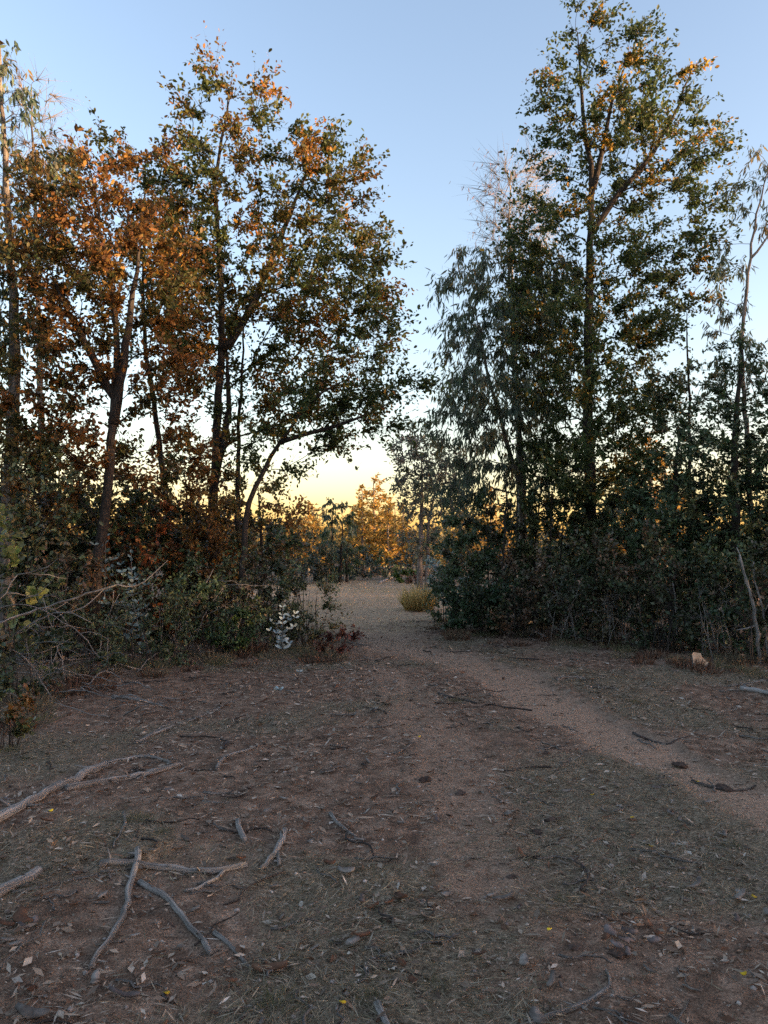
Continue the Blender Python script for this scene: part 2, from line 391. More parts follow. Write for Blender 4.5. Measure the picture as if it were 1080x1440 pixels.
def grow_tree(name, label, cat, base, stems, clumps, seed, bark, leaf, group=None, r_base=.12, droop=0., up_bias=.9,
              n_twig=7, leaves_per_twig=11, twig_len=.5, leaf_len=.1, leaf_w=.055, tmpl=T_OAK, pal=None, leafdir='spread', clump_pal=None,
              r_tip=.005, sides=7, tw_r=.0035, make_limbs=True, keep=None, cname='crown', noleaf=0., spray=.75):
    rng = np.random.default_rng(seed)
    bx, by = base[0], base[1]; bz = g1(bx, by)
    root = link(name, None, loc=(bx, by, bz)); tag(root, label, cat, group)
    o3 = np.array([bx, by, bz])
    pos, par, stem, rad, sid = [], [], [], [], []
    for si, st in enumerate(stems):
        P = resample(np.asarray(st['p'], float), .28)
        P[1:-1] += rng.normal(size=(len(P) - 2, 3)) * (.012 if st.get('r', r_base) > .03 else .022)
        rb = st.get('r', r_base); n = len(P); t = np.linspace(0, 1, n)
        rr = rb * (1 - t) ** .75 + (.008 if rb > .03 else .0015)
        if st.get('flare', True): rr *= 1 + .3 * np.exp(-t * n * .28 / .25)
        st0 = len(pos)
        if st.get('fork') and pos:
            dd = np.sum((np.array(pos) - P[0]) ** 2, 1); p0 = int(np.argmin(dd)); P[0] = pos[p0]
        else: p0 = -1
        for i in range(n):
            pos.append(P[i]); par.append(p0 if i == 0 else len(pos) - 2); stem.append(True); rad.append(rr[i]); sid.append(si)
    ns = len(pos); A = np.array(pos)
    skip = 0
    dist0 = np.array([np.min(np.sum((A - c) ** 2, 1)) for c in clumps]); order = np.argsort(dist0)
    cap = ns + len(clumps) * 16
    B = np.full((cap, 3), 1e6); B[:ns] = A; nb = ns
    gz = np.array([p[2] for p in pos]).min()
    tips = []; segs = []
    low = np.zeros(cap, bool)
    for i in range(ns):                                    # the lower stem carries no branches
        low[i] = B[i, 2] < gz + .15 * (A[:, 2].max() - gz) and len(stems) < 3
    for ci in order:
        c = clumps[ci]; dv = c - B[:nb]; dist = np.linalg.norm(dv, axis=1)
        cost = dist * (1 + up_bias * np.maximum(0, .35 - dv[:, 2] / (dist + 1e-6))) + low[:nb] * 3
        p0 = int(np.argmin(cost)); d = dist[p0]; k = max(2, int(d / .26) + 1); k = min(k, 15)
        a = B[p0].copy(); t = np.linspace(0, 1, k + 1)[1:, None]
        ctrl = (a + c) / 2 + np.array([0, 0, .10 * d]) + rng.normal(size=3) * .07 * d
        C = (1 - t) ** 2 * a + 2 * t * (1 - t) * ctrl + t * t * c
        C[:-1] += rng.normal(size=(k - 1, 3)) * .02
        ids = list(range(nb, nb + k))
        for i in range(k):
            B[nb + i] = C[i]; par.append(p0 if i == 0 else nb + i - 1); stem.append(False); rad.append(0); sid.append(-1)
        nb += k; tips.append(nb - 1); segs.append((p0, ids))
    B = B[:nb]; rad = np.array(rad, float); par = np.array(par)
    acc = np.zeros(nb); E = 2.3
    for i in tips: acc[i] += (r_tip * 1.1) ** E
    for i in range(nb - 1, -1, -1):
        if not stem[i]:
            rad[i] = max(acc[i], 1e-12) ** (1 / E)
            if par[i] >= 0: acc[par[i]] += acc[i] + 1e-9
    for p0, ids in segs:
        mx = .75 * rad[p0] if rad[p0] > 0 else 1
        rad[ids] = np.minimum(rad[ids], max(mx, r_tip))
    # stems
    for si in range(len(stems)):
        ii = [i for i in range(ns) if sid[i] == si]
        bag = TubeBag(); bag.add(B[ii] - o3, rad[ii], sides + 3, .03, rng=rng)
        tr = link('trunk', bag.mesh('trunk', bark), root)
        if si == 0: trunk0 = tr
    # limbs: the subtree hanging on one stem node
    limb = np.full(nb, -1)
    for i in range(ns, nb):
        limb[i] = i if par[i] < ns else limb[par[i]]
    bags = {}
    for p0, ids in segs:
        l = limb[ids[0]]; key = l if (make_limbs and rad[l] > .016) else -1
        bag = bags.setdefault(key, TubeBag())
        P = np.concatenate([B[[p0]], B[ids]]) - o3; rr = np.concatenate([[min(rad[ids[0]] * 1.1, rad[p0])], rad[ids]])
        bag.add(P, rr, 5 if rr[0] > .012 else 4, .05, rng=rng, cap=False)
    # foliage
    tipP = B[tips]; N = len(tipP); cen = tipP.mean(0)
    axis_xy = np.array([np.interp(tipP[:, 2], A[:, 2][np.argsort(A[:, 2])], A[:, k][np.argsort(A[:, 2])]) for k in (0, 1)]).T
    outw = np.zeros((N, 3)); outw[:, :2] = tipP[:, :2] - axis_xy; outw = nrm(outw)
    cb = rng.random(N)                                      # clump character: picks its colour family
    tw_o = np.repeat(np.arange(N), n_twig); M = len(tw_o)
    td = nrm(rng.normal(size=(M, 3)) * (.75 if spray < 1 else .6) + outw[tw_o] * spray + np.array([0, 0, .45 - droop]))
    tl = twig_len * rng.uniform(.45, 1.25, M)
    q0 = tipP[tw_o] - td * .05
    q1 = q0 + td * tl[:, None] + np.array([0, 0, -1]) * (tl ** 2 * droop * .5)[:, None]
    tb = bags.setdefault(-1, TubeBag()) if True else None
    if tw_r > 0:
        s = nrm(np.cross(td, rng.normal(size=(M, 3)))); s2 = np.cross(td, s)
        ang = [0, 2.094, 4.189]
        ring0 = np.stack([q0 + tw_r * 1.3 * (math.cos(a) * s + math.sin(a) * s2) for a in ang], 1)
        V = np.concatenate([ring0, q1[:, None, :]], 1).reshape(-1, 3) - o3
        f = np.array([[0, 1, 3], [1, 2, 3], [2, 0, 3]]); Ft = (f[None] + (np.arange(M) * 4)[:, None, None]).reshape(-1, 3)
        tb.V.append(V); tb.Q.append(np.zeros((0, 4), int)); tb.T.append(Ft + tb.n); tb.U.append(np.tile([[0., 0.], [.3, 0], [.6, 0], [.3, 1]], (M, 1))); tb.n += len(V)
    for k, bag in sorted(bags.items()):
        if bag.n == 0: continue
        if k >= 0: link('limb', bag.mesh('limb', bark), trunk0)
        else: tag(link('twigs', bag.mesh('twigs', bark), root), kind='stuff')
    if leaves_per_twig > 0:
        lo = np.repeat(np.arange(M), leaves_per_twig)
        if noleaf > 0: lo = lo[(cb[tw_o[lo]] > noleaf)]
        if spray > 1: lo = lo[rng.random(len(lo)) < rng.uniform(.42, 1.1, N)[tw_o[lo]]]      # full and thin clumps
        K = len(lo); t = rng.uniform(.1, 1.05, K)[:, None]
        p = q0[lo] * (1 - t) + q1[lo] * t + rng.normal(size=(K, 3)) * .05 * twig_len
        if leafdir == 'hang': d = td[lo] * .35 + rng.normal(size=(K, 3)) * .35 + np.array([0, 0, -1.0])
        else: d = td[lo] * .6 + rng.normal(size=(K, 3)) * .7 + np.array([0, 0, -.15])
        cl = cb[tw_o[lo]]
        col = np.zeros((K, 3)); fam = np.clip(cl + rng.normal(size=K) * .13, 0, .999)
        cum = np.cumsum([e[1] for e in pal]); cum = cum / cum[-1]
        ix = np.searchsorted(cum, fam); base_c = np.array([e[0] for e in pal])[np.minimum(ix, len(pal) - 1)]
        col = base_c * rng.uniform(.65, 1.4, (K, 1)) * rng.uniform(.88, 1.12, (K, 3))
        sz = rng.uniform(.45, 1.3, K)
        up = None if leafdir == 'hang' else np.array([0, 0, .8])
        tag(link(cname, leaf_mesh(cname, p - o3, d, leaf_len * sz, leaf_w * sz * rng.uniform(.8, 1.15, K), col, leaf, tmpl, rng, up), root), kind='stuff')
    return root

def base_at(px, py): return on_ground(px, py)

def stem_px(pts, Y0, base=None, dy=None):
    """stem polyline: (px, py[, dY]) at distance Y0; first point dropped to the ground"""
    out = []
    for q in pts: out.append(at(q[0], q[1], Y0 + (q[2] if len(q) > 2 else 0)))
    b = out[0].copy(); z = g1(b[0], b[1]); b[2] = z - .12
    first = [b] if out[0][2] > z + .3 else []
    if not first: out[0][2] = z - .12
    return np.array(first + out)

ORANGE = [((.24, .115, .032), 3), ((.16, .080, .028), 3), ((.32, .17, .04), 1.3), ((.125, .088, .03), 2.2), ((.085, .090, .032), 1.8)]
MIXED = [((0.0756, 0.0937, 0.0302), 4.6), ((0.1135, 0.1058, 0.0302), 2.4), ((0.1814, 0.1135, 0.0302), 1.5), ((0.2873, 0.1286, 0.0302), 1.1), ((0.3931, 0.2117, 0.0379), 0.5)]
GREENISH = [((0.0655, 0.0936, 0.0343), 5), ((0.0858, 0.1092, 0.0374), 3), ((0.1326, 0.1217, 0.0343), 0.7), ((0.2652, 0.1326, 0.0312), 0.2), ((0.468, 0.2808, 0.0468), 0.12)]
DARKGREEN = [((0.0552, 0.0863, 0.0379), 3), ((0.0699, 0.1035, 0.0483), 3), ((0.0957, 0.1173, 0.0518), 1.5), ((0.1288, 0.1293, 0.0483), 0.4)]
EUC = [((0.1036, 0.1342, 0.09), 3), ((0.1345, 0.1584, 0.104), 2), ((0.176, 0.1769, 0.1001), 1), ((0.2898, 0.205, 0.08), 0.35)]
EUC_GREY = [((0.12, 0.126, 0.102), 3), ((0.156, 0.156, 0.12), 2), ((0.108, 0.12, 0.084), 1), ((0.204, 0.18, 0.12), 0.6)]
GOLD = [((0.391, 0.23, 0.0517), 2), ((0.2875, 0.1955, 0.0517), 2), ((0.483, 0.2875, 0.069), 1.2), ((0.161, 0.138, 0.0517), 1)]
OLIVE = [((0.0759, 0.0929, 0.0405), 3), ((0.1098, 0.1249, 0.0574), 2), ((0.135, 0.1384, 0.0709), 1), ((0.1688, 0.1181, 0.0473), 0.4)]

OAK_KW = dict(tmpl=T_BROAD, leaf_len=.088, leaf_w=.054, n_twig=11, leaves_per_twig=23, twig_len=.66, spray=1.15)
EUC_KW = dict(tmpl=T_LANCE, leaf_len=.17, leaf_w=.034, n_twig=8, leaves_per_twig=16, twig_len=.6, leafdir='hang', droop=.6)

def tree(name, label, cat, Y0, stems, ell, seed, spacing, bark=M_BARK_OAK, leaf=M_LEAF, dz=1.0, shell=.45, **kw):
    S = []
    for st in stems:
        s = dict(st); s['p'] = stem_px(st['px'], Y0) if not st.get('fork') else np.array([at(q[0], q[1], Y0 + (q[2] if len(q) > 2 else 0)) for q in st['px']])
        S.append(s)
    if kw.get('spray', 0) > 1:                              # the outermost sprays reach beyond their clump
        ell = [(e[0], e[1], max(10, e[2] - 6), max(10, e[3] - 4)) + tuple(e[4:]) for e in ell]
    rng = np.random.default_rng(seed + 1000)
    cl = sample_clumps(rng, ell, Y0, spacing, shell, dz)
    b = S[0]['p'][0]
    return grow_tree(name, label, cat, (b[0], b[1]), S, cl, seed, bark, leaf, **kw)

def build_trees():
    # ---- left side
    tree('oak_tree', 'tall forked oak, green and rust leaves, crown spreading toward the gap', 'tree', 14.0,
         [dict(px=[(302, 890), (301, 690), (305, 600), (311, 500), (312, 420), (306, 330), (300, 250), (318, 170), (325, 115)], r=.098),
          dict(px=[(300, 668), (316, 630), (322, 560), (318, 480)], r=.075, fork=True, flare=False),
          dict(px=[(312, 500), (345, 450), (372, 390), (398, 330), (420, 270), (440, 220)], r=.07, fork=True, flare=False)],
         [(325, 150, 60, 55), (310, 255, 85, 85), (430, 270, 85, 90), (480, 320, 55, 60, .4), (300, 380, 95, 80), (430, 420, 100, 95), (500, 400, 45, 70, .5, .7),
          (290, 500, 70, 60), (420, 530, 100, 70), (340, 600, 60, 45), (275, 190, 30, 40), (455, 590, 60, 50), (530, 470, 36, 50, .4, .8)], 11, .465,
         r_base=.15, pal=MIXED, **OAK_KW)
    tree('oak_tree', 'leaning oak with dark low crown drooping over the gap', 'tree', 13.0,
         [dict(px=[(338, 895), (345, 715), (362, 675), (392, 625), (420, 580), (455, 545), (495, 530)], r=.06),
          dict(px=[(400, 615), (450, 610), (500, 590), (550, 565)], r=.035, fork=True, flare=False)],
         [(470, 560, 80, 55), (430, 610, 60, 40), (520, 600, 42, 34), (520, 545, 40, 22), (560, 535, 36, 20, 0, .8), (590, 545, 14, 12, 0, 1), (380, 650, 45, 30), (520, 480, 40, 40)], 12, .37,
         r_base=.075, pal=GREENISH, **{**OAK_KW, 'leaf_len': .08, 'leaf_w': .05})
    tree('oak_tree', 'rust orange oak with thick dark trunk, densest orange crown', 'tree', 12.0,
         [dict(px=[(128, 900), (135, 800), (150, 700), (158, 600), (165, 500), (158, 400), (140, 320), (130, 250)], r=.092),
          dict(px=[(160, 590), (172, 540), (176, 480), (190, 400), (200, 330)], r=.08, fork=True, flare=False),
          dict(px=[(158, 560), (130, 500), (95, 440), (70, 380)], r=.07, fork=True, flare=False)],
         [(130, 290, 75, 80), (90, 390, 80, 75), (190, 400, 80, 75), (120, 490, 100, 65), (60, 560, 60, 60), (210, 540, 60, 60), (120, 600, 70, 60), (60, 650, 60, 60, .3), (170, 660, 80, 55, .4, .8), (240, 620, 45, 50, .5, .8), (100, 710, 60, 45, .3, .8)], 13, .41,
         r_base=.15, pal=ORANGE, **{**OAK_KW, 'leaves_per_twig': 25})
    tree('oak_tree', 'slim oak with slightly bowed trunk between two thicker oaks', 'tree', 15.5,
         [dict(px=[(245, 885), (235, 700), (222, 620), (216, 560), (206, 500), (200, 420), (203, 330), (205, 240)], r=.072)],
         [(205, 230, 42, 50), (210, 310, 60, 60), (240, 400, 60, 60), (180, 380, 50, 60), (235, 480, 60, 50), (140, 230, 36, 40)], 14, .43,
         r_base=.10, pal=[MIXED[0], MIXED[1], MIXED[3], ORANGE[0], ORANGE[1]], **OAK_KW)
    tree('oak_tree', 'thin straight young oak with sparse branches beside the forked oak', 'tree', 14.6,
         [dict(px=[(338, 885), (334, 700), (335, 600), (340, 520), (345, 430)], r=.055)],
         [(345, 440, 40, 50), (340, 520, 40, 45), (350, 590, 40, 30)], 15, .5, r_base=.055, pal=MIXED, **OAK_KW)
    tree('eucalyptus_tree', 'tall dark eucalyptus rising behind the rust oak, cut by the frame', 'tree', 13.0,
         [dict(px=[(10, 900), (12, 700), (22, 500), (14, 350), (5, 200), (0, 60)], r=.13)],
         [(0, 85, 26, 50), (5, 170, 36, 60), (45, 270, 55, 70), (75, 220, 30, 40), (-40, 250, 50, 90), (20, 350, 60, 60), (-30, 420, 70, 80), (20, 470, 50, 60), (-60, 560, 70, 80), (10, 640, 50, 50)], 16, .44,
         bark=M_BARK_EUC, r_base=.13, pal=[EUC[0], EUC[1], MIXED[1], MIXED[2]], **{**EUC_KW, 'leaf_w': .045, 'leaves_per_twig': 15, 'leaf_len': .15})
    tree('bare_tree', 'leafless grey twigged tree top behind the left trees', 'tree', 19.0,
         [dict(px=[(62, 880), (58, 600), (52, 350), (46, 200), (44, 120)], r=.10)],
         [(45, 150, 36, 55), (50, 230, 42, 60), (60, 330, 45, 60)], 17, .38, bark=M_BARK_EUC, r_base=.10, up_bias=1.6,
         n_twig=9, twig_len=.85, leaves_per_twig=1, leafdir='hang', pal=EUC_GREY, leaf_len=.14, leaf_w=.02, tmpl=T_LANCE, tw_r=.006)
    for i, (px, top, sd_) in enumerate([(60, 610, 41), (150, 640, 42), (262, 625, 43), (365, 655, 44)]):
        h = 830 - top
        tree('small_oak', ['small rusty oak behind the far-left eucalyptus', 'small rusty oak behind the thick leaning trunk', 'small rusty oak between slim and forked oaks, set back', 'small rusty oak behind the leaning oak at gap'][i], 'tree', 22.0,
             [dict(px=[(px, 850), (px + 3, 760), (px - 2, top + 30)], r=.07)],
             [(px, top + .2 * h, 34, .2 * h), (px + 22, top + .4 * h, 34, .2 * h), (px - 22, top + .5 * h, 36, .2 * h), (px, top + .7 * h, 46, .16 * h)], sd_, .52,
             r_base=.07, pal=[MIXED[1], ORANGE[1], ORANGE[3], ORANGE[0]], **{**OAK_KW, 'leaf_len': .12, 'leaf_w': .085, 'leaves_per_twig': 11, 'spray': .8})
    # ---- right side
    tree('oak_tree', 'tallest tree, conical green oak with straight trunk on the right', 'tree', 15.5,
         [dict(px=[(832, 890), (830, 700), (826, 560), (828, 450), (830, 330), (834, 250), (822, 180), (815, 90), (812, 45)], r=.135),
          dict(px=[(834, 275), (846, 215), (858, 150), (880, 90)], r=.06, fork=True, flare=False),
          dict(px=[(836, 320), (870, 270), (910, 230), (950, 160), (975, 90)], r=.06, fork=True, flare=False)],
         [(822, 52, 36, 44), (878, 100, 44, 60), (800, 140, 50, 62), (868, 185, 74, 66), (960, 130, 28, 60, 0, .8), (930, 230, 70, 55), (1000, 210, 26, 50, 0, .8), (980, 290, 45, 38), (790, 220, 40, 50), (870, 270, 60, 50, .3, .6),
          (780, 350, 70, 60), (850, 390, 80, 60), (930, 360, 80, 45), (960, 410, 55, 35), (770, 440, 70, 60), (870, 480, 70, 55), (800, 540, 80, 60), (880, 580, 60, 50), (800, 630, 70, 45), (760, 290, 30, 30), (880, 650, 55, 40), (780, 690, 60, 36), (910, 560, 45, 40, .4, .8), (860, 700, 50, 36), (832, 470, 56, 50, -1.1), (822, 570, 64, 56, -1.1), (840, 665, 64, 46, -1.1), (900, 470, 50, 40, -.6)], 21, .42,
         r_base=.17, pal=GREENISH, **{**OAK_KW, 'leaves_per_twig': 25})
    tree('eucalyptus_tree', 'eucalyptus with long hanging leaves at the gap edge', 'tree', 16.5,
         [dict(px=[(742, 885), (738, 760), (730, 600), (722, 480), (716, 380), (715, 300)], r=.085),
          dict(px=[(738, 700), (705, 600), (680, 500), (668, 430)], r=.05, fork=True, flare=False)],
         [(690, 390, 62, 50), (740, 400, 60, 60), (640, 410, 28, 40, 0, .8), (690, 480, 66, 60), (730, 540, 70, 60), (670, 570, 52, 50), (630, 590, 26, 42, 0, .8), (700, 640, 66, 46), (660, 670, 45, 45), (760, 640, 55, 45), (720, 460, 60, 60, -.6), (700, 560, 60, 60, -.6), (760, 480, 50, 60)], 22, .42,
         bark=M_BARK_EUC, r_base=.085, pal=EUC, **{**EUC_KW, 'leaves_per_twig': 14, 'leaf_w': .036})
    tree('bare_tree', 'pale leafless treetop behind the conical oak, tinted pink as by last sun', 'tree', 21.0,
         [dict(px=[(735, 870), (728, 600), (722, 420), (716, 300), (718, 240)], r=.09)],
         [(715, 270, 40, 45), (725, 320, 48, 50), (745, 250, 25, 36)], 23, .36, bark=M_BARK_PALE, r_base=.09, up_bias=1.8,
         n_twig=10, twig_len=.9, leaves_per_twig=1, leafdir='hang', pal=[((.30, .20, .17), 1), ((.22, .16, .13), 1)], leaf_len=.15, leaf_w=.022, tmpl=T_LANCE, tw_r=.006)  # pink of the last sun put into these leaf colours
    tree('eucalyptus_tree', 'slender eucalyptus with bare pale upper stem at right edge', 'tree', 14.0,
         [dict(px=[(1062, 905), (1055, 700), (1043, 520), (1046, 440), (1056, 350), (1068, 280), (1080, 240)], r=.055),
          dict(px=[(1053, 370), (1080, 330), (1098, 300)], r=.025, fork=True, flare=False)],
         [(1068, 245, 30, 42), (1090, 280, 30, 40), (1062, 300, 14, 22), (1022, 380, 26, 40, .4, .6), (1018, 440, 24, 40, .4, .6), (1048, 480, 20, 30), (1040, 530, 36, 40)], 24, .36,
         bark=M_BARK_EUC, r_base=.055, pal=EUC, **{**EUC_KW, 'n_twig': 5, 'twig_len': .42, 'leaf_len': .15, 'leaf_w': .026})
    tree('eucalyptus_tree', 'thin pole-like eucalyptus with a few leaf tufts near right thicket', 'tree', 15.0,
         [dict(px=[(972, 900), (971, 700), (969, 560), (966, 440)], r=.045)],
         [(950, 540, 40, 40), (985, 545, 26, 34), (960, 600, 40, 36), (955, 440, 14, 22)], 25, .36, bark=M_BARK_OAK, r_base=.035, pal=EUC,
         **{**OAK_KW, 'n_twig': 5, 'twig_len': .38, 'leaf_len': .10, 'leaf_w': .05})
    tree('evergreen_tree', 'broad dark evergreen tree massed at the right edge', 'tree', 12.8,
         [dict(px=[(1040, 915), (1036, 760), (1030, 640), (1040, 540), (1045, 470)], r=.10),
          dict(px=[(1050, 915), (1085, 760), (1110, 640), (1120, 540)], r=.08)],
         [(1040, 510, 32, 40), (1035, 590, 60, 55), (1000, 650, 60, 50), (1080, 640, 60, 60), (1040, 720, 90, 60), (1130, 560, 60, 80), (1140, 700, 80, 80), (1000, 570, 22, 36), (960, 720, 50, 40), (1000, 790, 70, 40), (1070, 800, 60, 50)], 26, .36,
         leaf=M_LEAF_DK, bark=M_BARK_OAK, r_base=.10, pal=DARKGREEN, tmpl=T_DIAM, leaf_len=.085, leaf_w=.040, n_twig=8, leaves_per_twig=20, twig_len=.45)
    tree('evergreen_tree', 'pointed dark evergreen filling the space behind the pale stems', 'tree', 13.8,
         [dict(px=[(945, 905), (948, 760), (950, 660), (955, 600)], r=.07)],
         [(955, 620, 36, 40), (940, 690, 60, 50), (985, 700, 50, 50), (920, 770, 60, 45), (990, 780, 60, 45)], 27, .38,
         leaf=M_LEAF_DK, r_base=.07, pal=DARKGREEN, tmpl=T_DIAM, leaf_len=.085, leaf_w=.042, n_twig=8, leaves_per_twig=20, twig_len=.45)
    # ---- beyond the gap
    tree('eucalyptus_tree', 'airy grey eucalyptus with slim twin stems in the gap', 'tree', 30.0,
         [dict(px=[(590, 822), (592, 740), (594, 680), (592, 630)], r=.11), dict(px=[(600, 822), (602, 740), (612, 690), (620, 650)], r=.08)],
         [(590, 640, 38, 30), (575, 680, 28, 22), (612, 670, 32, 36), (605, 720, 34, 26), (630, 720, 26, 30), (590, 760, 24, 20), (640, 670, 22, 40), (595, 690, 34, 30)], 31, .46,
         bark=M_BARK_EUC, r_base=.11, pal=[EUC_GREY[0], EUC_GREY[1], ((.17, .16, .125), 2), EUC[1]], tmpl=T_BROAD, leaf_len=.15, leaf_w=.075, n_twig=8, leaves_per_twig=14, twig_len=.6)
    tree('eucalyptus_tree', 'dark eucalyptus with close thin trunks at far clearing edge', 'tree', 35.0,
         [dict(px=[(466, 817), (468, 770), (467, 735), (466, 715)], r=.09), dict(px=[(478, 817), (480, 770), (482, 745), (483, 728)], r=.08), dict(px=[(488, 817), (487, 785), (489, 762)], r=.06)],
         [(468, 715, 14, 20), (482, 738, 16, 26), (462, 762, 18, 22), (488, 775, 16, 22), (474, 797, 20, 14)], 32, .48,
         bark=M_BARK_OAK, r_base=.12, pal=[EUC[0], EUC[1], DARKGREEN[1]], **{**EUC_KW, 'leaf_len': .22, 'leaf_w': .07, 'n_twig': 6, 'leaves_per_twig': 11, 'twig_len': .5})
build_trees()

# ------------------------------------------------------------------ copies of a whole thing
def copy_tree(o, parent=None):
    c = o.copy(); COL.objects.link(c)
    if parent: c.parent = parent
    for ch in list(o.children): copy_tree(ch, c)
    return c

# ------------------------------------------------------------------ shrubs
SMALL = dict(tmpl=T_DIAM, leaf_len=.075, leaf_w=.042, n_twig=9, leaves_per_twig=24, twig_len=.38)
def shrub(label, px, pyb, top, hw, seed, pal, name='shrub', cat='shrub', group=None, leaf=M_LEAF_DK, bark=M_BARK_OAK, spacing=.34, nst=8, r=.007, fill=.8, **kw):
    rng = np.random.default_rng(seed + 500)
    x, y = on_ground(px, pyb); Y = y
    H = at(px, top, Y)[2]; W = hw / F * Y; hpx = (pyb - top)
    ell = [(px, top + hpx * .50, hw * .85, hpx * .5), (px, top + hpx * .78, hw, hpx * .26)]
    ell.append((px, pyb - hpx * .10, hw * .95, hpx * .12 + 2, 0, 1.2))
    for k in range(3):
        ell.append((px + rng.uniform(-.55, .55) * hw, top + hpx * rng.uniform(.1, .4), hw * .4, hpx * .2, rng.uniform(-.3, .3) * W, .8))
    cl = sample_clumps(rng, ell, Y, spacing, .5, fill)
    z = g1(x, y); S = []
    for k in range(nst):
        a = rng.uniform(0, 2 * math.pi); sp = rng.uniform(.1, .65); b = np.array([x + sp * W * math.cos(a), y + sp * W * math.sin(a), z - .08])
        a2 = a + rng.normal() * .7; t = np.array([x + W * .75 * math.cos(a2) * rng.uniform(.2, 1), y + W * .5 * math.sin(a2), z + H * rng.uniform(.4, .85)])
        S.append(dict(p=np.array([b, b * .6 + t * .4 + np.array([0, 0, .1 * H]), t]), r=r * rng.uniform(.7, 1.3), flare=False))
    d = dict(SMALL); d.update(kw)
    return grow_tree(name, label, cat, (x, y), S, cl, seed, bark, leaf, group=group, r_base=r, pal=pal, make_limbs=False, r_tip=.003, tw_r=.0028, sides=4, cname='foliage', **d)

BROWN = [((0.1225, 0.0787, 0.0455), 2), ((0.175, 0.1015, 0.0525), 2), ((0.0875, 0.07, 0.042), 2), ((0.0787, 0.084, 0.042), 1.4)]
RUST = [((0.2496, 0.0858, 0.0281), 2), ((0.156, 0.0624, 0.025), 2), ((0.0936, 0.0546, 0.025), 1.5), ((0.078, 0.078, 0.0312), 1)]
PALEGR = [((.11, .13, .06), 2), ((.15, .17, .075), 2), ((.09, .10, .05), 1)]
YELGR = [((.17, .19, .06), 2), ((.22, .23, .07), 2), ((.13, .13, .05), 1)]
REDB = [((.11, .035, .025), 2), ((.07, .025, .02), 2), ((.15, .06, .035), 1)]
DKBR = [((0.0576, 0.072, 0.036), 3), ((0.0864, 0.081, 0.0432), 2), ((0.1248, 0.0864, 0.054), 1.2), ((0.0768, 0.099, 0.0468), 2)]

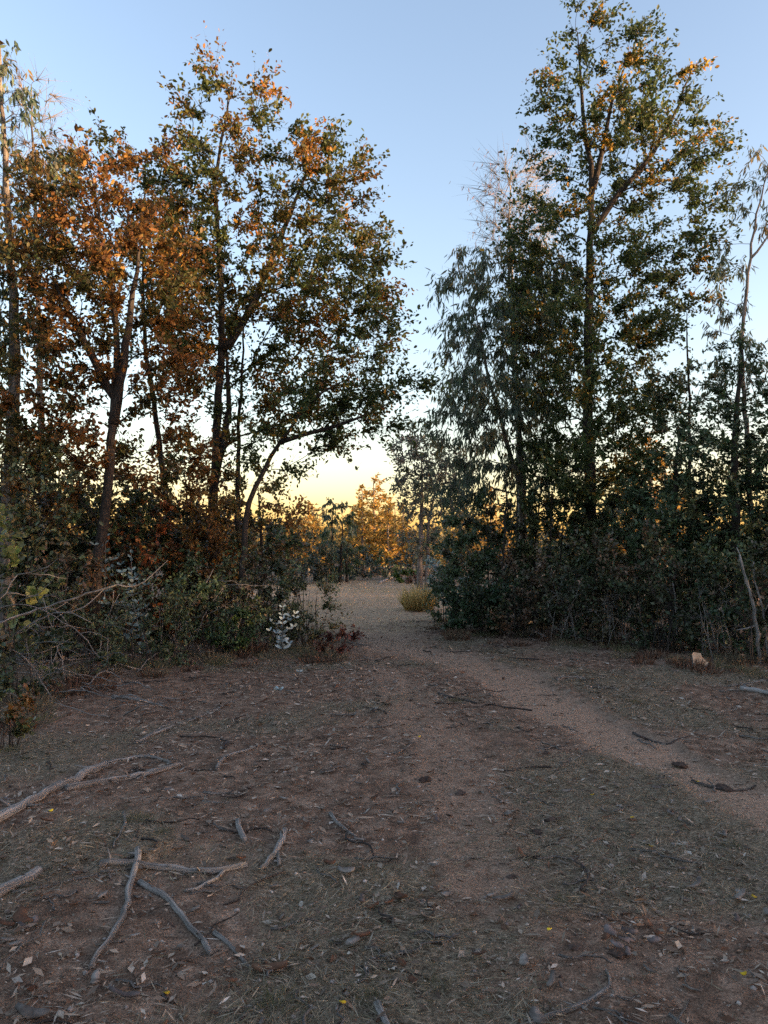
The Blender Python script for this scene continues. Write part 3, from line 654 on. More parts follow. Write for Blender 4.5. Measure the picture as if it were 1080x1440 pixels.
def build_shrubs():
    G = 'undergrowth along the left trees'
    back = 'dense shaded bush filling the gaps behind the left oak trunks'
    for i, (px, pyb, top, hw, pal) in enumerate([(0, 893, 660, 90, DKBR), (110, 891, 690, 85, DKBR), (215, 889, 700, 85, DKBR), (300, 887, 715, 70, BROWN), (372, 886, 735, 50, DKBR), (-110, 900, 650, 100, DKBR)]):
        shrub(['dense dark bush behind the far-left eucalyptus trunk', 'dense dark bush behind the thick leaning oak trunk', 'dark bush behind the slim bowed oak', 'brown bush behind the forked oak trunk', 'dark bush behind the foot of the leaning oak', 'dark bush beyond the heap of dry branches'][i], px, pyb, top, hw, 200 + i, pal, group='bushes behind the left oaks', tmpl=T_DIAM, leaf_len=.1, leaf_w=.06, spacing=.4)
    shrub('rust orange leaved shrub under the forked oak', 285, 899, 665, 66, 210, ORANGE, leaf=M_LEAF, tmpl=T_OAK, leaf_len=.10, leaf_w=.07, n_twig=6, leaves_per_twig=12)
    shrub('olive and rust shrub around the thick oak trunk', 185, 903, 690, 66, 211, [OLIVE[0], RUST[1], OLIVE[1], RUST[0]], leaf=M_LEAF, tmpl=T_BROAD, leaf_len=.10, leaf_w=.07, leaves_per_twig=11)
    shrub('thin tall dark bush with bare forks left of the gap', 408, 898, 735, 32, 212, DARKGREEN, leaves_per_twig=7, n_twig=6, r=.010, spacing=.42)
    shrub('grey-green bush with pale leaf tips under the rust oak', 55, 925, 640, 62, 213, OLIVE, tmpl=T_BROAD, leaf_len=.09, leaf_w=.05, n_twig=6, leaves_per_twig=14, r=.012)
    shrub('bush with large rounded yellow-green leaves at the left edge', -5, 950, 735, 52, 214, YELGR, tmpl=T_BROAD, leaf_len=.13, leaf_w=.12, n_twig=4, leaves_per_twig=5, spacing=.36, leaf=M_LEAF)
    shrub('low bush of rounded yellowish leaves behind the dry branches', 98, 935, 825, 40, 215, PALEGR, tmpl=T_BROAD, leaf_len=.10, leaf_w=.09, n_twig=4, leaves_per_twig=6, spacing=.3, leaf=M_LEAF)
    shrub('brown-leaved dim shrub beside the thick oak trunk', 110, 925, 770, 62, 216, BROWN)
    shrub('olive green shrub spilling onto the litter by blue sapling', 205, 938, 800, 62, 217, OLIVE, leaf_len=.06, leaf_w=.03, leaves_per_twig=18)
    shrub('wide dark green shrub with dead stems through it', 285, 922, 790, 70, 218, DARKGREEN, leaf_len=.065, leaf_w=.035, leaves_per_twig=17)
    shrub('bright green small bush at the foot of the dark shrubs', 325, 920, 858, 36, 219, [((.07, .115, .035), 2), ((.09, .14, .045), 2), ((.05, .08, .03), 1)], spacing=.24, tmpl=T_BROAD, leaf_len=.055, leaf_w=.035, twig_len=.26)
    shrub('dark shrub behind the white-leaved sapling', 362, 910, 775, 55, 220, DKBR)
    shrub('olive shrub at the left corner of the gap', 428, 908, 790, 40, 221, OLIVE, leaf_len=.06, leaf_w=.032, leaves_per_twig=18)
    shrub('low russet dead bush at the track corner', 476, 922, 882, 27, 222, REDB, spacing=.2, twig_len=.22, leaf_len=.05, leaf_w=.03)
    shrub('low weed patch, yellow-green over dull orange, left edge', 12, 1048, 965, 34, 223, [YELGR[2], OLIVE[1], OLIVE[0], ((.16, .075, .02), 1)], spacing=.15, twig_len=.18, leaf_len=.05, leaf_w=.03, r=.004)
    shrub('dark bush under the dry branch heap', 25, 985, 880, 52, 224, DKBR, spacing=.3)
    shrub('bush of dull leaves between branch heap and olive shrub', 130, 955, 862, 42, 225, OLIVE, spacing=.26, leaf_len=.05, leaf_w=.028, twig_len=.26)
    # right
    shrub('glossy dark green bush at the right corner of the gap', 634, 886, 792, 34, 230, DARKGREEN, spacing=.3, tmpl=T_BROAD, leaf_len=.075, leaf_w=.045, leaves_per_twig=14)
    shrub('deep green low bush beside the glossy corner bush', 690, 893, 818, 46, 231, [((.030, .06, .026), 2), ((.04, .075, .03), 2), ((.05, .06, .03), 1)], spacing=.28, tmpl=T_BROAD, leaf_len=.07, leaf_w=.045)
    shrub('tall dark leafy bush behind the corner bush', 662, 882, 705, 40, 232, DARKGREEN, spacing=.38, leaf_len=.09, leaf_w=.05)
    shrub('brownish thicket bush with thin upright stems', 748, 898, 778, 52, 233, BROWN, spacing=.33, leaves_per_twig=13)
    shrub('murky olive thicket bush below the conical oak', 812, 903, 770, 56, 234, DKBR, spacing=.33)
    shrub('dim brown-green thicket bush right of the oak trunk', 885, 910, 760, 60, 235, [DKBR[1], DKBR[2], BROWN[0], DKBR[0]], spacing=.33)
    shrub('low dark bush behind the pale stump', 962, 919, 775, 58, 236, DKBR, spacing=.33)
    shrub('dark bush around the pale crooked stems', 1035, 922, 770, 56, 237, DARKGREEN, spacing=.33)
    shrub('dark bush at the right picture edge', 1112, 935, 740, 62, 238, DKBR, spacing=.34)
    for i, (px, pyb, top, hw, pal) in enumerate([(715, 880, 700, 55, DKBR), (790, 882, 655, 62, DARKGREEN), (872, 886, 650, 62, OLIVE), (945, 892, 660, 60, DARKGREEN), (1015, 898, 660, 60, DKBR), (1095, 903, 620, 75, DARKGREEN), (1190, 910, 640, 80, DKBR)]):
        shrub(['tall murky bush among the thin dark poles', 'tall dark green bush left of the conical oak trunk', 'tall olive bush right of the conical oak trunk', 'tall dark bush under the pole-like eucalyptus', 'tall murky bush behind the sawn stump', 'tall dark bush behind the pale crooked trunk', 'tall murky bush where the thicket leaves the frame'][i], px, pyb, top, hw, 250 + i, pal, group='back row of the right thicket', spacing=.40, leaf_len=.09, leaf_w=.05)
    for i, (px, top) in enumerate([(655, 735), (712, 715), (768, 700), (828, 690), (885, 680), (940, 680)]):
        shrub(['far-side bush behind the glossy corner bush', 'far-side bush behind the first thin pole', 'far-side bush behind the tall murky bush', 'far-side bush straight behind the conical oak', 'far-side bush behind the tall olive bush', 'far-side bush behind the pole-like eucalyptus'][i], px, 868, top, 42, 290 + i, [DKBR, DARKGREEN][i % 2], spacing=.42, leaf_len=.11, leaf_w=.065)
    for i, (px, pyb, top, hw) in enumerate([(735, 899, 830, 40), (800, 906, 815, 42), (868, 913, 825, 40), (925, 921, 820, 42), (1005, 928, 815, 42), (1070, 941, 830, 40)]):
        shrub(['dark dead twig tangle under the thin poles', 'grey dead twig tangle at foot of conical oak', 'grey dead twig tangle below the pale broken branch', 'dark dead twig tangle left of the sawn stump', 'grey dead twig tangle right of the sawn stump', 'dark dead twig tangle around the pale crooked trunk'][i], px, pyb, top, hw, 270 + i, BROWN, name='dead_shrub', group='dead twig tangles along the thicket', spacing=.24, n_twig=7, leaves_per_twig=1, twig_len=.4, nst=12, r=.006, bark=M_DEAD_DK if i in (0, 3, 5) else M_DEAD)
    for i, (px, pyb, top, hw) in enumerate([(325, 915, 805, 40), (250, 925, 835, 40), (65, 965, 880, 50)]):
        shrub(['grey leafless shrub between the green bush and forked oak', 'grey leafless shrub beside the blue gum saplings', 'grey leafless shrub under the heap of dry branches'][i], px, pyb, top, hw, 280 + i, BROWN, name='dead_shrub', group='dead shrubs on the left', spacing=.26, n_twig=7, leaves_per_twig=1, twig_len=.4, nst=10, r=.006, bark=M_DEAD)
    # beyond the gap
    FARL = dict(leaf_len=.17, leaf_w=.09, twig_len=.5, spacing=.5, n_twig=6, leaves_per_twig=12)
    BLUEG = [((.045, .068, .055), 2), ((.06, .085, .07), 2), ((.04, .055, .04), 1)]
    for i, (px, pyb, top, hw, pal) in enumerate([(425, 822, 770, 26, BLUEG), (452, 819, 790, 20, BLUEG), (505, 817, 775, 22, BLUEG), (538, 815, 778, 22, DARKGREEN), (570, 814, 772, 24, BLUEG), (615, 816, 765, 26, DARKGREEN), (655, 818, 750, 30, DKBR), (390, 824, 770, 26, DKBR), (480, 813, 770, 26, DKBR), (440, 821, 745, 26, DKBR), (462, 817, 755, 20, BLUEG)]):
        shrub({3: 'dark green bush behind the far leaning pole', 5: 'dark green bush behind the airy grey eucalyptus', 6: 'murky far bush behind the glossy corner bush', 7: 'murky far bush behind the left gap corner', 8: 'murky far bush beside the dark far eucalyptus', 9: 'taller murky bush left of the dark far eucalyptus'}.get(i, 'blue-green bush on the far edge of the clearing'), px, pyb, top, hw, 300 + i, pal, group='bushes across the clearing', **FARL)
    shrub('small bright green bush on the far clearing', 569, 820, 803, 12, 312, [((.10, .14, .03), 2), ((.08, .12, .03), 2)], leaf_len=.12, leaf_w=.07, twig_len=.26, spacing=.3)
    shrub('small reddish dried bush beside the bright green bush', 590, 823, 806, 15, 313, [((.22, .12, .085), 2), ((.16, .085, .06), 2)], leaf_len=.10, leaf_w=.05, twig_len=.26, spacing=.3)
    shrub('pale blue-leaved bush at the end of right thicket', 609, 845, 787, 10, 314, [((.20, .28, .28), 2), ((.27, .35, .36), 2)], leaf=M_LEAF, tmpl=T_BROAD, leaf_len=.12, leaf_w=.08, twig_len=.22, spacing=.24, leaves_per_twig=8)
build_shrubs()

def build_far():
    protos = []
    for k in range(3):
        h = 7.0; rng = np.random.default_rng(400 + k)
        ell_cl = []
        for _ in range(700):
            t = rng.random() ** .8; rr = (1 - t) * (1.35 if k else 1.0) + .15; a = rng.uniform(0, 6.283); q = rr * rng.random() ** .45
            ell_cl.append((q * math.cos(a), q * math.sin(a) , .9 + t * (h - 1.1)))
        sel = []
        for p in np.array(ell_cl):
            if not sel or np.min(np.sum((np.array(sel) - p) ** 2, 1)) > .62 ** 2: sel.append(p)
        st = [dict(p=np.array([[0, 0, -.1], [.1, 0, h * .4], [-.05, .05, h * .98]]), r=.09)]
        protos.append((st, np.array(sel)))
    lab_g = 'young conical golden-leaved tree beyond the clearing'
    lab_d = 'young green-gold tree seen through the far woods'
    spots = [(440, 730, 52, 0), (510, 702, 46, 1), (547, 716, 45, 0), (566, 728, 47, 1), (533, 708, 60, 1), (434, 726, 45, 1), (505, 715, 50, 0), (525, 688, 55, 0), (556, 726, 50, 1), (420, 752, 56, 1), (578, 762, 60, 2), (540, 742, 62, 1), (603, 755, 52, 2), (650, 725, 50, 0), (690, 705, 55, 1),
             (915, 628, 42, 0), (330, 735, 55, 1), (262, 730, 50, 2), (182, 712, 48, 0), (100, 700, 52, 1), (40, 690, 50, 2), (382, 755, 58, 0), (465, 755, 64, 2), (-40, 690, 50, 1),
             (890, 640, 44, 0), (935, 650, 45, 1), (490, 745, 58, 0), (225, 730, 60, 1), (140, 735, 60, 2), (300, 740, 62, 0)]
    made = {}
    for i, (px, top, Y, k) in enumerate(spots):
        H = at(px, top - 22, Y)[2]; x = (px - 540) / F * Y
        if k not in made:
            st, sel = protos[k]; off = np.array([x, Y, g1(x, Y)])
            st = [dict(p=st[0]['p'] + off, r=.09)]
            o = grow_tree('young_eucalyptus', lab_d if k == 2 else lab_g, 'tree', (x, Y), st, sel + off, 400 + k, M_BARK_EUC, M_LEAF, pal=GOLD if k < 2 else [GOLD[1], GOLD[3], EUC[2], EUC[1]],
                          tmpl=T_DIAM, leaf_len=.26, leaf_w=.12, n_twig=6, leaves_per_twig=11, twig_len=.6, make_limbs=False, droop=.3)
            made[k] = o
        else: o = copy_tree(made[k])
        tag(o, lab_d if k == 2 else lab_g, 'tree', 'green-gold trees beyond the clearing' if k == 2 else 'golden trees beyond the clearing')
        s = H / 7.0; o.location = (x, Y, g1(x, Y)); o.scale = (s * 1.4, s * 1.4, s); o.rotation_euler = (0, 0, i * 1.7)
    # the wood behind that reads as one mass
    rng = np.random.default_rng(77); n = 60000
    a = rng.uniform(-1.15, 1.15, n); rr = rng.uniform(72, 120, n); x = rr * np.sin(a); y = rr * np.cos(a)
    hmax = 2.0 + 4.0 * (fbm(x, y, .11, 3) + .5) ** 1.5; z = rng.random(n) ** .8 * hmax
    cols = np.array([[.06, .07, .035], [.10, .09, .035], [.15, .11, .035], [.05, .06, .04]])[rng.integers(0, 4, n)] * rng.uniform(.7, 1.3, (n, 1))
    me = leaf_mesh('far_woodland', np.stack([x, y, z + gh(x, y)], 1), rng.normal(size=(n, 3)) + np.array([0, 0, .2]), rng.uniform(.3, .7, n), rng.uniform(.2, .4, n), cols, M_LEAF, T_DIAM, rng)
    tag(link('far_woodland', me), 'distant low woodland massed along the horizon', 'woodland', None, 'stuff')
build_far()

# ------------------------------------------------------------------ blue gum saplings: every leaf a part
def leaf_piece(name, L, W, mat, thick=.0):
    v, f = T_BROAD
    V = np.stack([v[:, 0] * W * 1.15, v[:, 1] * L, v[:, 2] * W * 1.2], 1)
    return mesh_np(name, V, f, mat, smooth=False)

def sapling(label, px, pyb, top, n_pair, leaf_m, seed, lean=0., mat=M_BLUEGUM, taper=.7, branches=0, group=None, name='blue_gum_sapling'):
    rng = np.random.default_rng(seed); x, y = on_ground(px, pyb); z = g1(x, y); H = at(px, top, y)[2] - z
    root = tag(link(name, None, loc=(x, y, z)), label, 'sapling', group)
    P = np.array([[0, 0, -.05], [lean * .3, 0, H * .4], [lean, 0, H]]); P = resample(P, .06)
    bag = TubeBag(); bag.add(P, np.linspace(.008, .003, len(P)), 5); link('stem', bag.mesh('stem', M_STEM), root)
    me = leaf_piece('leaf', leaf_m, leaf_m * .46, mat)
    def pair(p, a, s, tilt, par=None):
        for k in (0, math.pi):
            lo = link('leaf', me, par or root, p, None)
            b = a + k + rng.uniform(-.4, .4); d = Vector((math.cos(b), .6 * math.sin(b), tilt * .8 + rng.uniform(-.2, .3))).normalized()
            nv = Vector((0, -1, .35)) + Vector(rng.normal(size=3) * .4)      # the leaves face the light over the open track
            sd_ = d.cross(nv).normalized(); nn = sd_.cross(d)
            from mathutils import Matrix
            lo.rotation_euler = Matrix((sd_, d, nn)).transposed().to_euler(); lo.scale = (s, s, s)
    for i in range(n_pair):
        t = .22 + .76 * i / max(1, n_pair - 1); p = P[min(len(P) - 1, int(t * (len(P) - 1)))]
        pair(p, i * math.pi / 2 + rng.uniform(-.4, .4), 1.1 - taper * t + .1, .25 + .6 * t)
        if branches and .2 < t < .8:
            a = rng.uniform(0, 6.28); d = np.array([math.cos(a), math.sin(a) * .6, .45]) * leaf_m * 1.6; q = p + d
            b2 = TubeBag(); b2.add(np.array([p, p + d * .5, q]), [.004, .003, .002], 4); ss = link('side_shoot', b2.mesh('side_shoot', M_STEM), root)
            pair(p + d * .55, a + 1.57, .7, .4, ss); pair(q, a + rng.uniform(-1, 1), .6, .7, ss)
    return root
sapling('whitish-blue young gum sapling standing alone before the dark shrubs', 397, 916, 848, 11, .125, 501, mat=M_BLUEGUM, branches=1)
sapling('tall dull blue gum sapling rising beside the thick oak', 187, 926, 772, 18, .13, 502, lean=-.05, mat=M_BLUEGUM2, branches=1)
sapling('short dull blue gum sapling next to the tall one', 203, 931, 860, 9, .12, 503, mat=M_BLUEGUM2)
sapling('tiny blue gum shoot in the litter below the white sapling', 421, 951, 937, 4, .075, 504, mat=M_BLUEGUM)
sapling('blue gum seedling flat on the soil near the tiny shoot', 392, 973, 966, 3, .07, 505, mat=M_BLUEGUM, taper=.2)
sapling('teal gum shoot behind the orange shrub at the oak trunk', 146, 915, 732, 12, .15, 506, mat=M_BLUEGUM2, branches=1)
sapling('thin russet weed arching over the track corner', 448, 908, 838, 10, .06, 507, lean=.22, mat=M_RUSTLEAF, name='weed_stem')

# ------------------------------------------------------------------ pale crooked stems and poles in the thicket
def bare_stem(name, label, paths, Y0, r, mat, group=None, cat='stem'):
    pts = [stem_px(p, Y0) if i == 0 else np.array([at(q[0], q[1], Y0 + (q[2] if len(q) > 2 else 0)) for q in p]) for i, p in enumerate(paths)]
    b = pts[0][0].copy(); b[2] = g1(b[0], b[1]); root = tag(link(name, None, loc=b), label, cat, group)
    for i, p in enumerate(pts):
        P = resample(p, .12); P[1:-1] += RNG.normal(size=(len(P) - 2, 3)) * .008
        if i: 
            dd = np.sum((main - P[0]) ** 2, 1); P[0] = main[np.argmin(dd)]
        else: main = P
        rr = (r if i == 0 else r * .5) * np.linspace(1, .45, len(P))
        bag = TubeBag(); bag.add(P - b, rr, 7, .10); link('stem' if i == 0 else 'side_branch', bag.mesh('stem', mat), root)
    return root
bare_stem('pale_tree_stem', 'crooked pale grey trunk standing out before the right thicket', [[(1068, 935), (1066, 900), (1062, 865), (1056, 835), (1048, 812), (1040, 780)], [(1058, 842), (1049, 822), (1046, 795), (1036, 770)], [(1064, 882), (1050, 880), (1036, 886)]], 10.4, .030, M_BARK_PALE, cat='tree stem')
bare_stem('pale_tree_stem', 'thin pale forked stem beside the crooked grey trunk', [[(1080, 930), (1077, 890), (1072, 850), (1062, 825), (1060, 790)], [(1074, 862), (1082, 845), (1090, 830)]], 10.5, .017, M_BARK_PALE, cat='tree stem')
bare_stem('pale_tree_stem', 'thin pale stem among dead twigs behind the sawn stump', [[(950, 915), (952, 880), (950, 850), (946, 820)]], 11.9, .018, M_BARK_PALE, cat='tree stem')
for i, (px, y0, y1, r) in enumerate([(705, 886, 680, .028), (724, 886, 690, .02), (755, 887, 670, .03), (772, 887, 700, .02), (690, 884, 720, .02), (790, 888, 690, .022)]):
    bare_stem('sapling_pole', 'thin straight dark pole stem rising through the right thicket', [[(px, y0), (px + RNG.uniform(-4, 4), (y0 + y1) / 2), (px + RNG.uniform(-8, 8), y1)]], 15.2 + .3 * (i % 3), r, M_BARK_OAK, 'pole stems in the right thicket', 'tree stem')

# ------------------------------------------------------------------ fallen wood
def fallen(name, label, paths, r, mat=M_DEAD, cat='branch', group=None, lift=0., sink=.35, wig=.012, taper=.55, sides=8):
    """paths of (px, py[, height]) on the ground; the first is the main piece"""
    root = None
    for i, path in enumerate(paths):
        pts = []
        for q in path:
            x, y = on_ground(q[0], q[1]); pts.append((x, y, (q[2] if len(q) > 2 else 0)))
        P = resample(np.array(pts), .06); n = len(P)
        rr = (r if i == 0 else r * .6) * np.linspace(1, taper, n) * (1 + .10 * RNG.normal(size=n).cumsum() / math.sqrt(n))
        rr = np.clip(rr, r * .2, r * 1.5)
        P[:, 0] += fbm(np.arange(n) * .4 + i * 9.1 + r * 900, np.zeros(n), 1, 2) * wig * 2
        P[:, 2] += gh(P[:, 0], P[:, 1]) + rr * (1 - sink) + lift
        if root is None:
            o3 = np.array([P[0, 0], P[0, 1], g1(P[0, 0], P[0, 1])])
        bag = TubeBag(); bag.add(P - o3, rr, sides, .10)
        if r > .012 and n > 6:                              # knots and broken stubs
            for j in RNG.choice(np.arange(1, n - 2), min(4, n // 4), replace=False):
                dv = RNG.normal(size=3); dv[2] = abs(dv[2]) * .6; dv /= np.linalg.norm(dv); Ls = r * RNG.uniform(1.2, 3.5)
                bag.add(np.array([P[j], P[j] + dv * (rr[j] + Ls * .4), P[j] + dv * (rr[j] + Ls)]) - o3, [rr[j] * .55, rr[j] * .32, rr[j] * .12], 5, .12)
        if root is None: root = tag(link(name, bag.mesh(name, mat), None, o3), label, cat, group)
        else: link('side_branch', bag.mesh('side_branch', mat), root)
    return root

def build_wood():
    fallen('fallen_log', 'thick weathered grey log running out of the left edge', [[(-60, 1195), (0, 1163), (50, 1135), (95, 1108), (128, 1088), (148, 1080)]], .035, taper=.85)
    fallen('fallen_log', 'grey log lying beside the thick log, split at its end', [[(95, 1118), (150, 1104), (205, 1092), (252, 1080)]], .024, taper=.75)
    fallen('fallen_branch', 'dark curved branch behind the two grey logs', [[(130, 1090), (165, 1072), (200, 1066), (235, 1074), (250, 1080)], [(190, 1068), (215, 1062), (242, 1057)]], .018)
    fallen('fallen_branch', 'long pale forked branch with bent tip on the thatch', [[(190, 1046), (230, 1026), (262, 1018), (295, 1000), (337, 984)], [(200, 1040), (225, 1022), (260, 1008)]], .017)
    fallen('fallen_branch', 'forked grey branch like a wishbone, long leg toward camera', [[(194, 1200), (190, 1235), (178, 1270), (168, 1295), (150, 1325), (128, 1358)]], .017, taper=.6)
    fallen('fallen_branch', 'arched grey branch meeting the wishbone branch', [[(195, 1238), (225, 1250), (255, 1275), (280, 1305), (296, 1335)]], .016, taper=.7)
    fallen('fallen_branch', 'broken stick forked at its right end above the arched branch', [[(140, 1218), (190, 1216), (240, 1218), (300, 1222), (322, 1222), (346, 1212)], [(316, 1222), (295, 1240), (258, 1250)]], .018, taper=.9)
    fallen('fallen_branch', 'two parallel peeled sticks left of the wishbone branch', [[(138, 1222), (165, 1213), (190, 1208)], [(140, 1228), (188, 1220)]], .012)
    fallen('fallen_branch', 'short straight pale stick right of the arched branch', [[(298, 1306), (325, 1325), (355, 1348)]], .011)
    fallen('fallen_log', 'splintered pale log end at the left edge', [[(-30, 1275), (0, 1263), (28, 1248), (52, 1232)]], .028, taper=.8)
    fallen('fallen_branch', 'thin stick trailing from the splintered log end', [[(15, 1258), (60, 1250), (100, 1240), (135, 1232)]], .008)
    fallen('root_piece', 'gnarled forked root piece standing out on the thatch', [[(404, 1168), (392, 1188), (382, 1202), (368, 1218)], [(388, 1195), (394, 1206), (392, 1212)]], .020, taper=.8)
    fallen('bark_strip', 'stubby pale bark strip left of the gnarled root', [[(334, 1158), (340, 1170), (348, 1182)]], .018, taper=.9)
    fallen('fallen_branch', 'bent stick with thick light end on the greenish thatch', [[(305, 1086), (312, 1076), (322, 1068), (345, 1062), (372, 1050)]], .018, taper=.3)
    fallen('fallen_branch', 'thin upright-lying stick above the wishbone branch', [[(175, 1150), (172, 1172), (160, 1195)]], .010)
    fallen('fallen_branch', 'small flat pair of sticks right of the grey logs', [[(287, 1116), (320, 1116), (345, 1118)], [(288, 1130), (310, 1134), (338, 1130)]], .010)
    fallen('fallen_branch', 'long stick with side twig in the bottom soil', [[(715, 1446), (760, 1422), (810, 1404), (858, 1384)], [(858, 1384), (860, 1368), (856, 1358)]], .013, taper=.7)
    fallen('fallen_branch', 'thin forked twig in the bottom right soil', [[(940, 1420), (955, 1436), (985, 1446)], [(952, 1432), (956, 1412), (972, 1394)]], .007)
    fallen('fallen_branch', 'curved peeled stick at the bottom edge', [[(530, 1402), (534, 1418), (548, 1445)]], .014, taper=.9)
    fallen('fallen_branch', 'dark crooked stick crossing the bare track edge', [[(615, 978), (645, 984), (672, 990)], [(640, 980), (680, 972), (718, 966)]], .015, mat=M_DEAD_DK)
    fallen('fallen_branch', 'dark twig curling beside the bare wheel track', [[(890, 1022), (912, 1034), (935, 1042), (972, 1032)]], .012, mat=M_DEAD_DK)
    fallen('fallen_branch', 'thin dark stick in the grass hump by wheel track', [[(972, 1090), (1000, 1098), (1030, 1102), (1060, 1096)]], .012, mat=M_DEAD_DK)
    fallen('fallen_branch', 'short pale stick in the dry leaves below the thicket', [[(783, 958), (800, 955), (822, 955)]], .018, taper=.9)
    fallen('fallen_branch', 'pale peeled branch with stub at the right edge', [[(1040, 972), (1062, 974), (1085, 978), (1110, 984)], [(1054, 973), (1050, 968), (1046, 966)]], .030, mat=M_BARK_PALE)
    fallen('fallen_branch', 'long thin grey branch just behind the peeled one', [[(1025, 968), (1050, 965), (1090, 962)]], .014)
    fallen('fallen_branch', 'bluish grey stick lying in the right litter', [[(1005, 998), (1020, 994), (1036, 992)]], .012)
    fallen('fallen_branch', 'long dry branch in leaf litter behind left thatch', [[(160, 980), (200, 984), (240, 992)], [(200, 984), (225, 978), (250, 980)]], .02)
    fallen('fallen_pole', 'pale leaning pole at the far end of clearing', [[(534, 821), (552, 812.5)]], .07, mat=M_BARK_PALE, wig=0)
    fallen('fallen_branch', 'curved bark peel half buried in mid thatch', [[(464, 1145), (475, 1158), (500, 1172)]], .012)
    fallen('fallen_branch', 'short stick pointing at a green sprig mid thatch', [[(556, 1066), (570, 1058), (581, 1052)]], .010)
    for i in range(22):                                     # thin brush strewn in front of the heap
        x0, y0 = RNG.uniform(-20, 200), RNG.uniform(925, 1012); L = RNG.uniform(40, 110); a = RNG.normal() * .35 + (.15 if i % 2 else 2.9)
        p = [(x0 + L * t * math.cos(a), y0 + .35 * L * t * math.sin(a) + RNG.normal() * 3, .03 + .16 * RNG.random() * (t > 0)) for t in (0, .35, .7, 1)]
        q = p[2]; sb = [q, (q[0] + RNG.uniform(-25, 25), q[1] + RNG.uniform(-12, 6), q[2] + RNG.uniform(0, .1)), (q[0] + RNG.uniform(-45, 45), q[1] + RNG.uniform(-20, 8), .04)]
        fallen('brush_branch', 'thin dry grey brush branch strewn before the left heap', [p, sb], RNG.uniform(.006, .011), group='brush strewn at the left', sides=5)
    # the heap of dry branches at the left edge: butts on the ground, tips in the air
    heap = [([(-70, 900), (0, 875, -.4), (50, 858), (100, 842), (165, 822)], 9.3, .022), ([(-60, 930), (0, 905), (45, 878), (75, 862)], 9.0, .02), ([(-40, 890), (10, 832), (25, 808)], 9.4, .016),
            ([(-30, 905), (30, 915), (55, 950), (75, 985)], 8.0, .014), ([(-50, 880), (20, 845), (70, 860), (110, 885), (140, 925)], 8.9, .012), ([(-40, 945), (10, 920), (60, 935), (110, 948)], 8.3, .012),
            ([(100, 935), (85, 925), (72, 880), (60, 840)], 9.2, .010), ([(150, 930), (152, 880), (160, 830)], 9.6, .008), ([(140, 885), (160, 850), (168, 835)], 9.7, .008), ([(-30, 975), (20, 890), (40, 870), (60, 900)], 8.2, .010),
            ([(240, 900), (265, 860), (290, 820), (300, 800)], 11.6, .014), ([(262, 900), (290, 855), (318, 822)], 11.5, .014), ([(228, 898), (250, 885), (270, 868)], 11.4, .012)]
    for i, (p, Y, r) in enumerate(heap):
        g = 'dry branches propped in the left undergrowth'
        lab = 'dry grey branch propped in the heap at the left edge' if i < 10 else 'bare dead stem leaning up through the dark left shrubs'
        side = []
        for k in range(3 if i < 10 else 1):
            j = 1 + RNG.integers(0, len(p) - 1) if len(p) > 2 else 1; q = p[min(j, len(p) - 1)]
            side.append([(q[0], q[1]), (q[0] + RNG.uniform(5, 40), q[1] + RNG.uniform(-25, 18), RNG.uniform(-.3, .3)), (q[0] + RNG.uniform(30, 75), q[1] + RNG.uniform(-35, 35), RNG.uniform(-.5, .5))])
        bare_stem('dry_branch', lab, [p] + side, Y, r, M_DEAD, g if i < 10 else 'dead stems leaning in the left shrubs', 'branch')
    bare_stem('broken_branch', 'pale broken branch poking out of the thicket below conical oak', [[(860, 905), (856, 850), (848, 836), (825, 821)]], 13.6, .02, M_BARK_PALE, cat='branch')
    bare_stem('broken_branch', 'pale curved dead stem low in the right thicket', [[(800, 898), (808, 888), (813, 872), (806, 855)]], 13.6, .016, M_BARK_PALE, cat='branch')
    # sawn stump
    x, y = on_ground(983, 944); z = g1(x, y); rng = np.random.default_rng(5)
    th = np.linspace(0, 2 * math.pi, 14, endpoint=False); rb = .088 * (1 + .2 * rng.normal(size=14))
    root = tag(link('tree_stump', None, loc=(x, y, z)), 'small sawn stump with pale cut face before the right thicket', 'stump')
    B0 = np.stack([rb * 1.2 * np.cos(th), rb * 1.2 * np.sin(th), np.full(14, -.04)], 1)
    T0 = np.stack([rb * np.cos(th), rb * np.sin(th), .11 + .085 * np.sin(th) + .012 * rng.normal(size=14)], 1)
    i = np.arange(14); V = np.concatenate([B0, T0]); Fq = np.stack([i, (i + 1) % 14, 14 + (i + 1) % 14, 14 + i], 1)
    link('bark', mesh_np('bark', V, Fq, M_BARK_PALE, uv=np.stack([np.tile(th, 2), V[:, 2] * 4], 1)), root)
    Tt = T0 + np.array([0, 0, .003]); Vc = np.concatenate([Tt, [[0, 0, .118]]]); Fc = np.stack([i, (i + 1) % 14, np.full(14, 14)], 1)
    link('cut_face', mesh_np('cut_face', Vc, Fc, M_WOOD_FRESH), root)
build_wood()

# ------------------------------------------------------------------ clods, stones, chips, twigs and leaves one can pick out
def blob_mesh(name, rng, sx, sy, sz, mat, n=1):
    import bmesh
    bm = bmesh.new(); bmesh.ops.create_icosphere(bm, subdivisions=n, radius=1)
    for v in bm.verts:
        k = 1 + rng.uniform(-.28, .28); v.co = Vector((v.co.x * sx * k, v.co.y * sy * k, v.co.z * sz * k))
    me = bpy.data.meshes.new(name); bm.to_mesh(me); bm.free(); me.materials.append(mat); return me

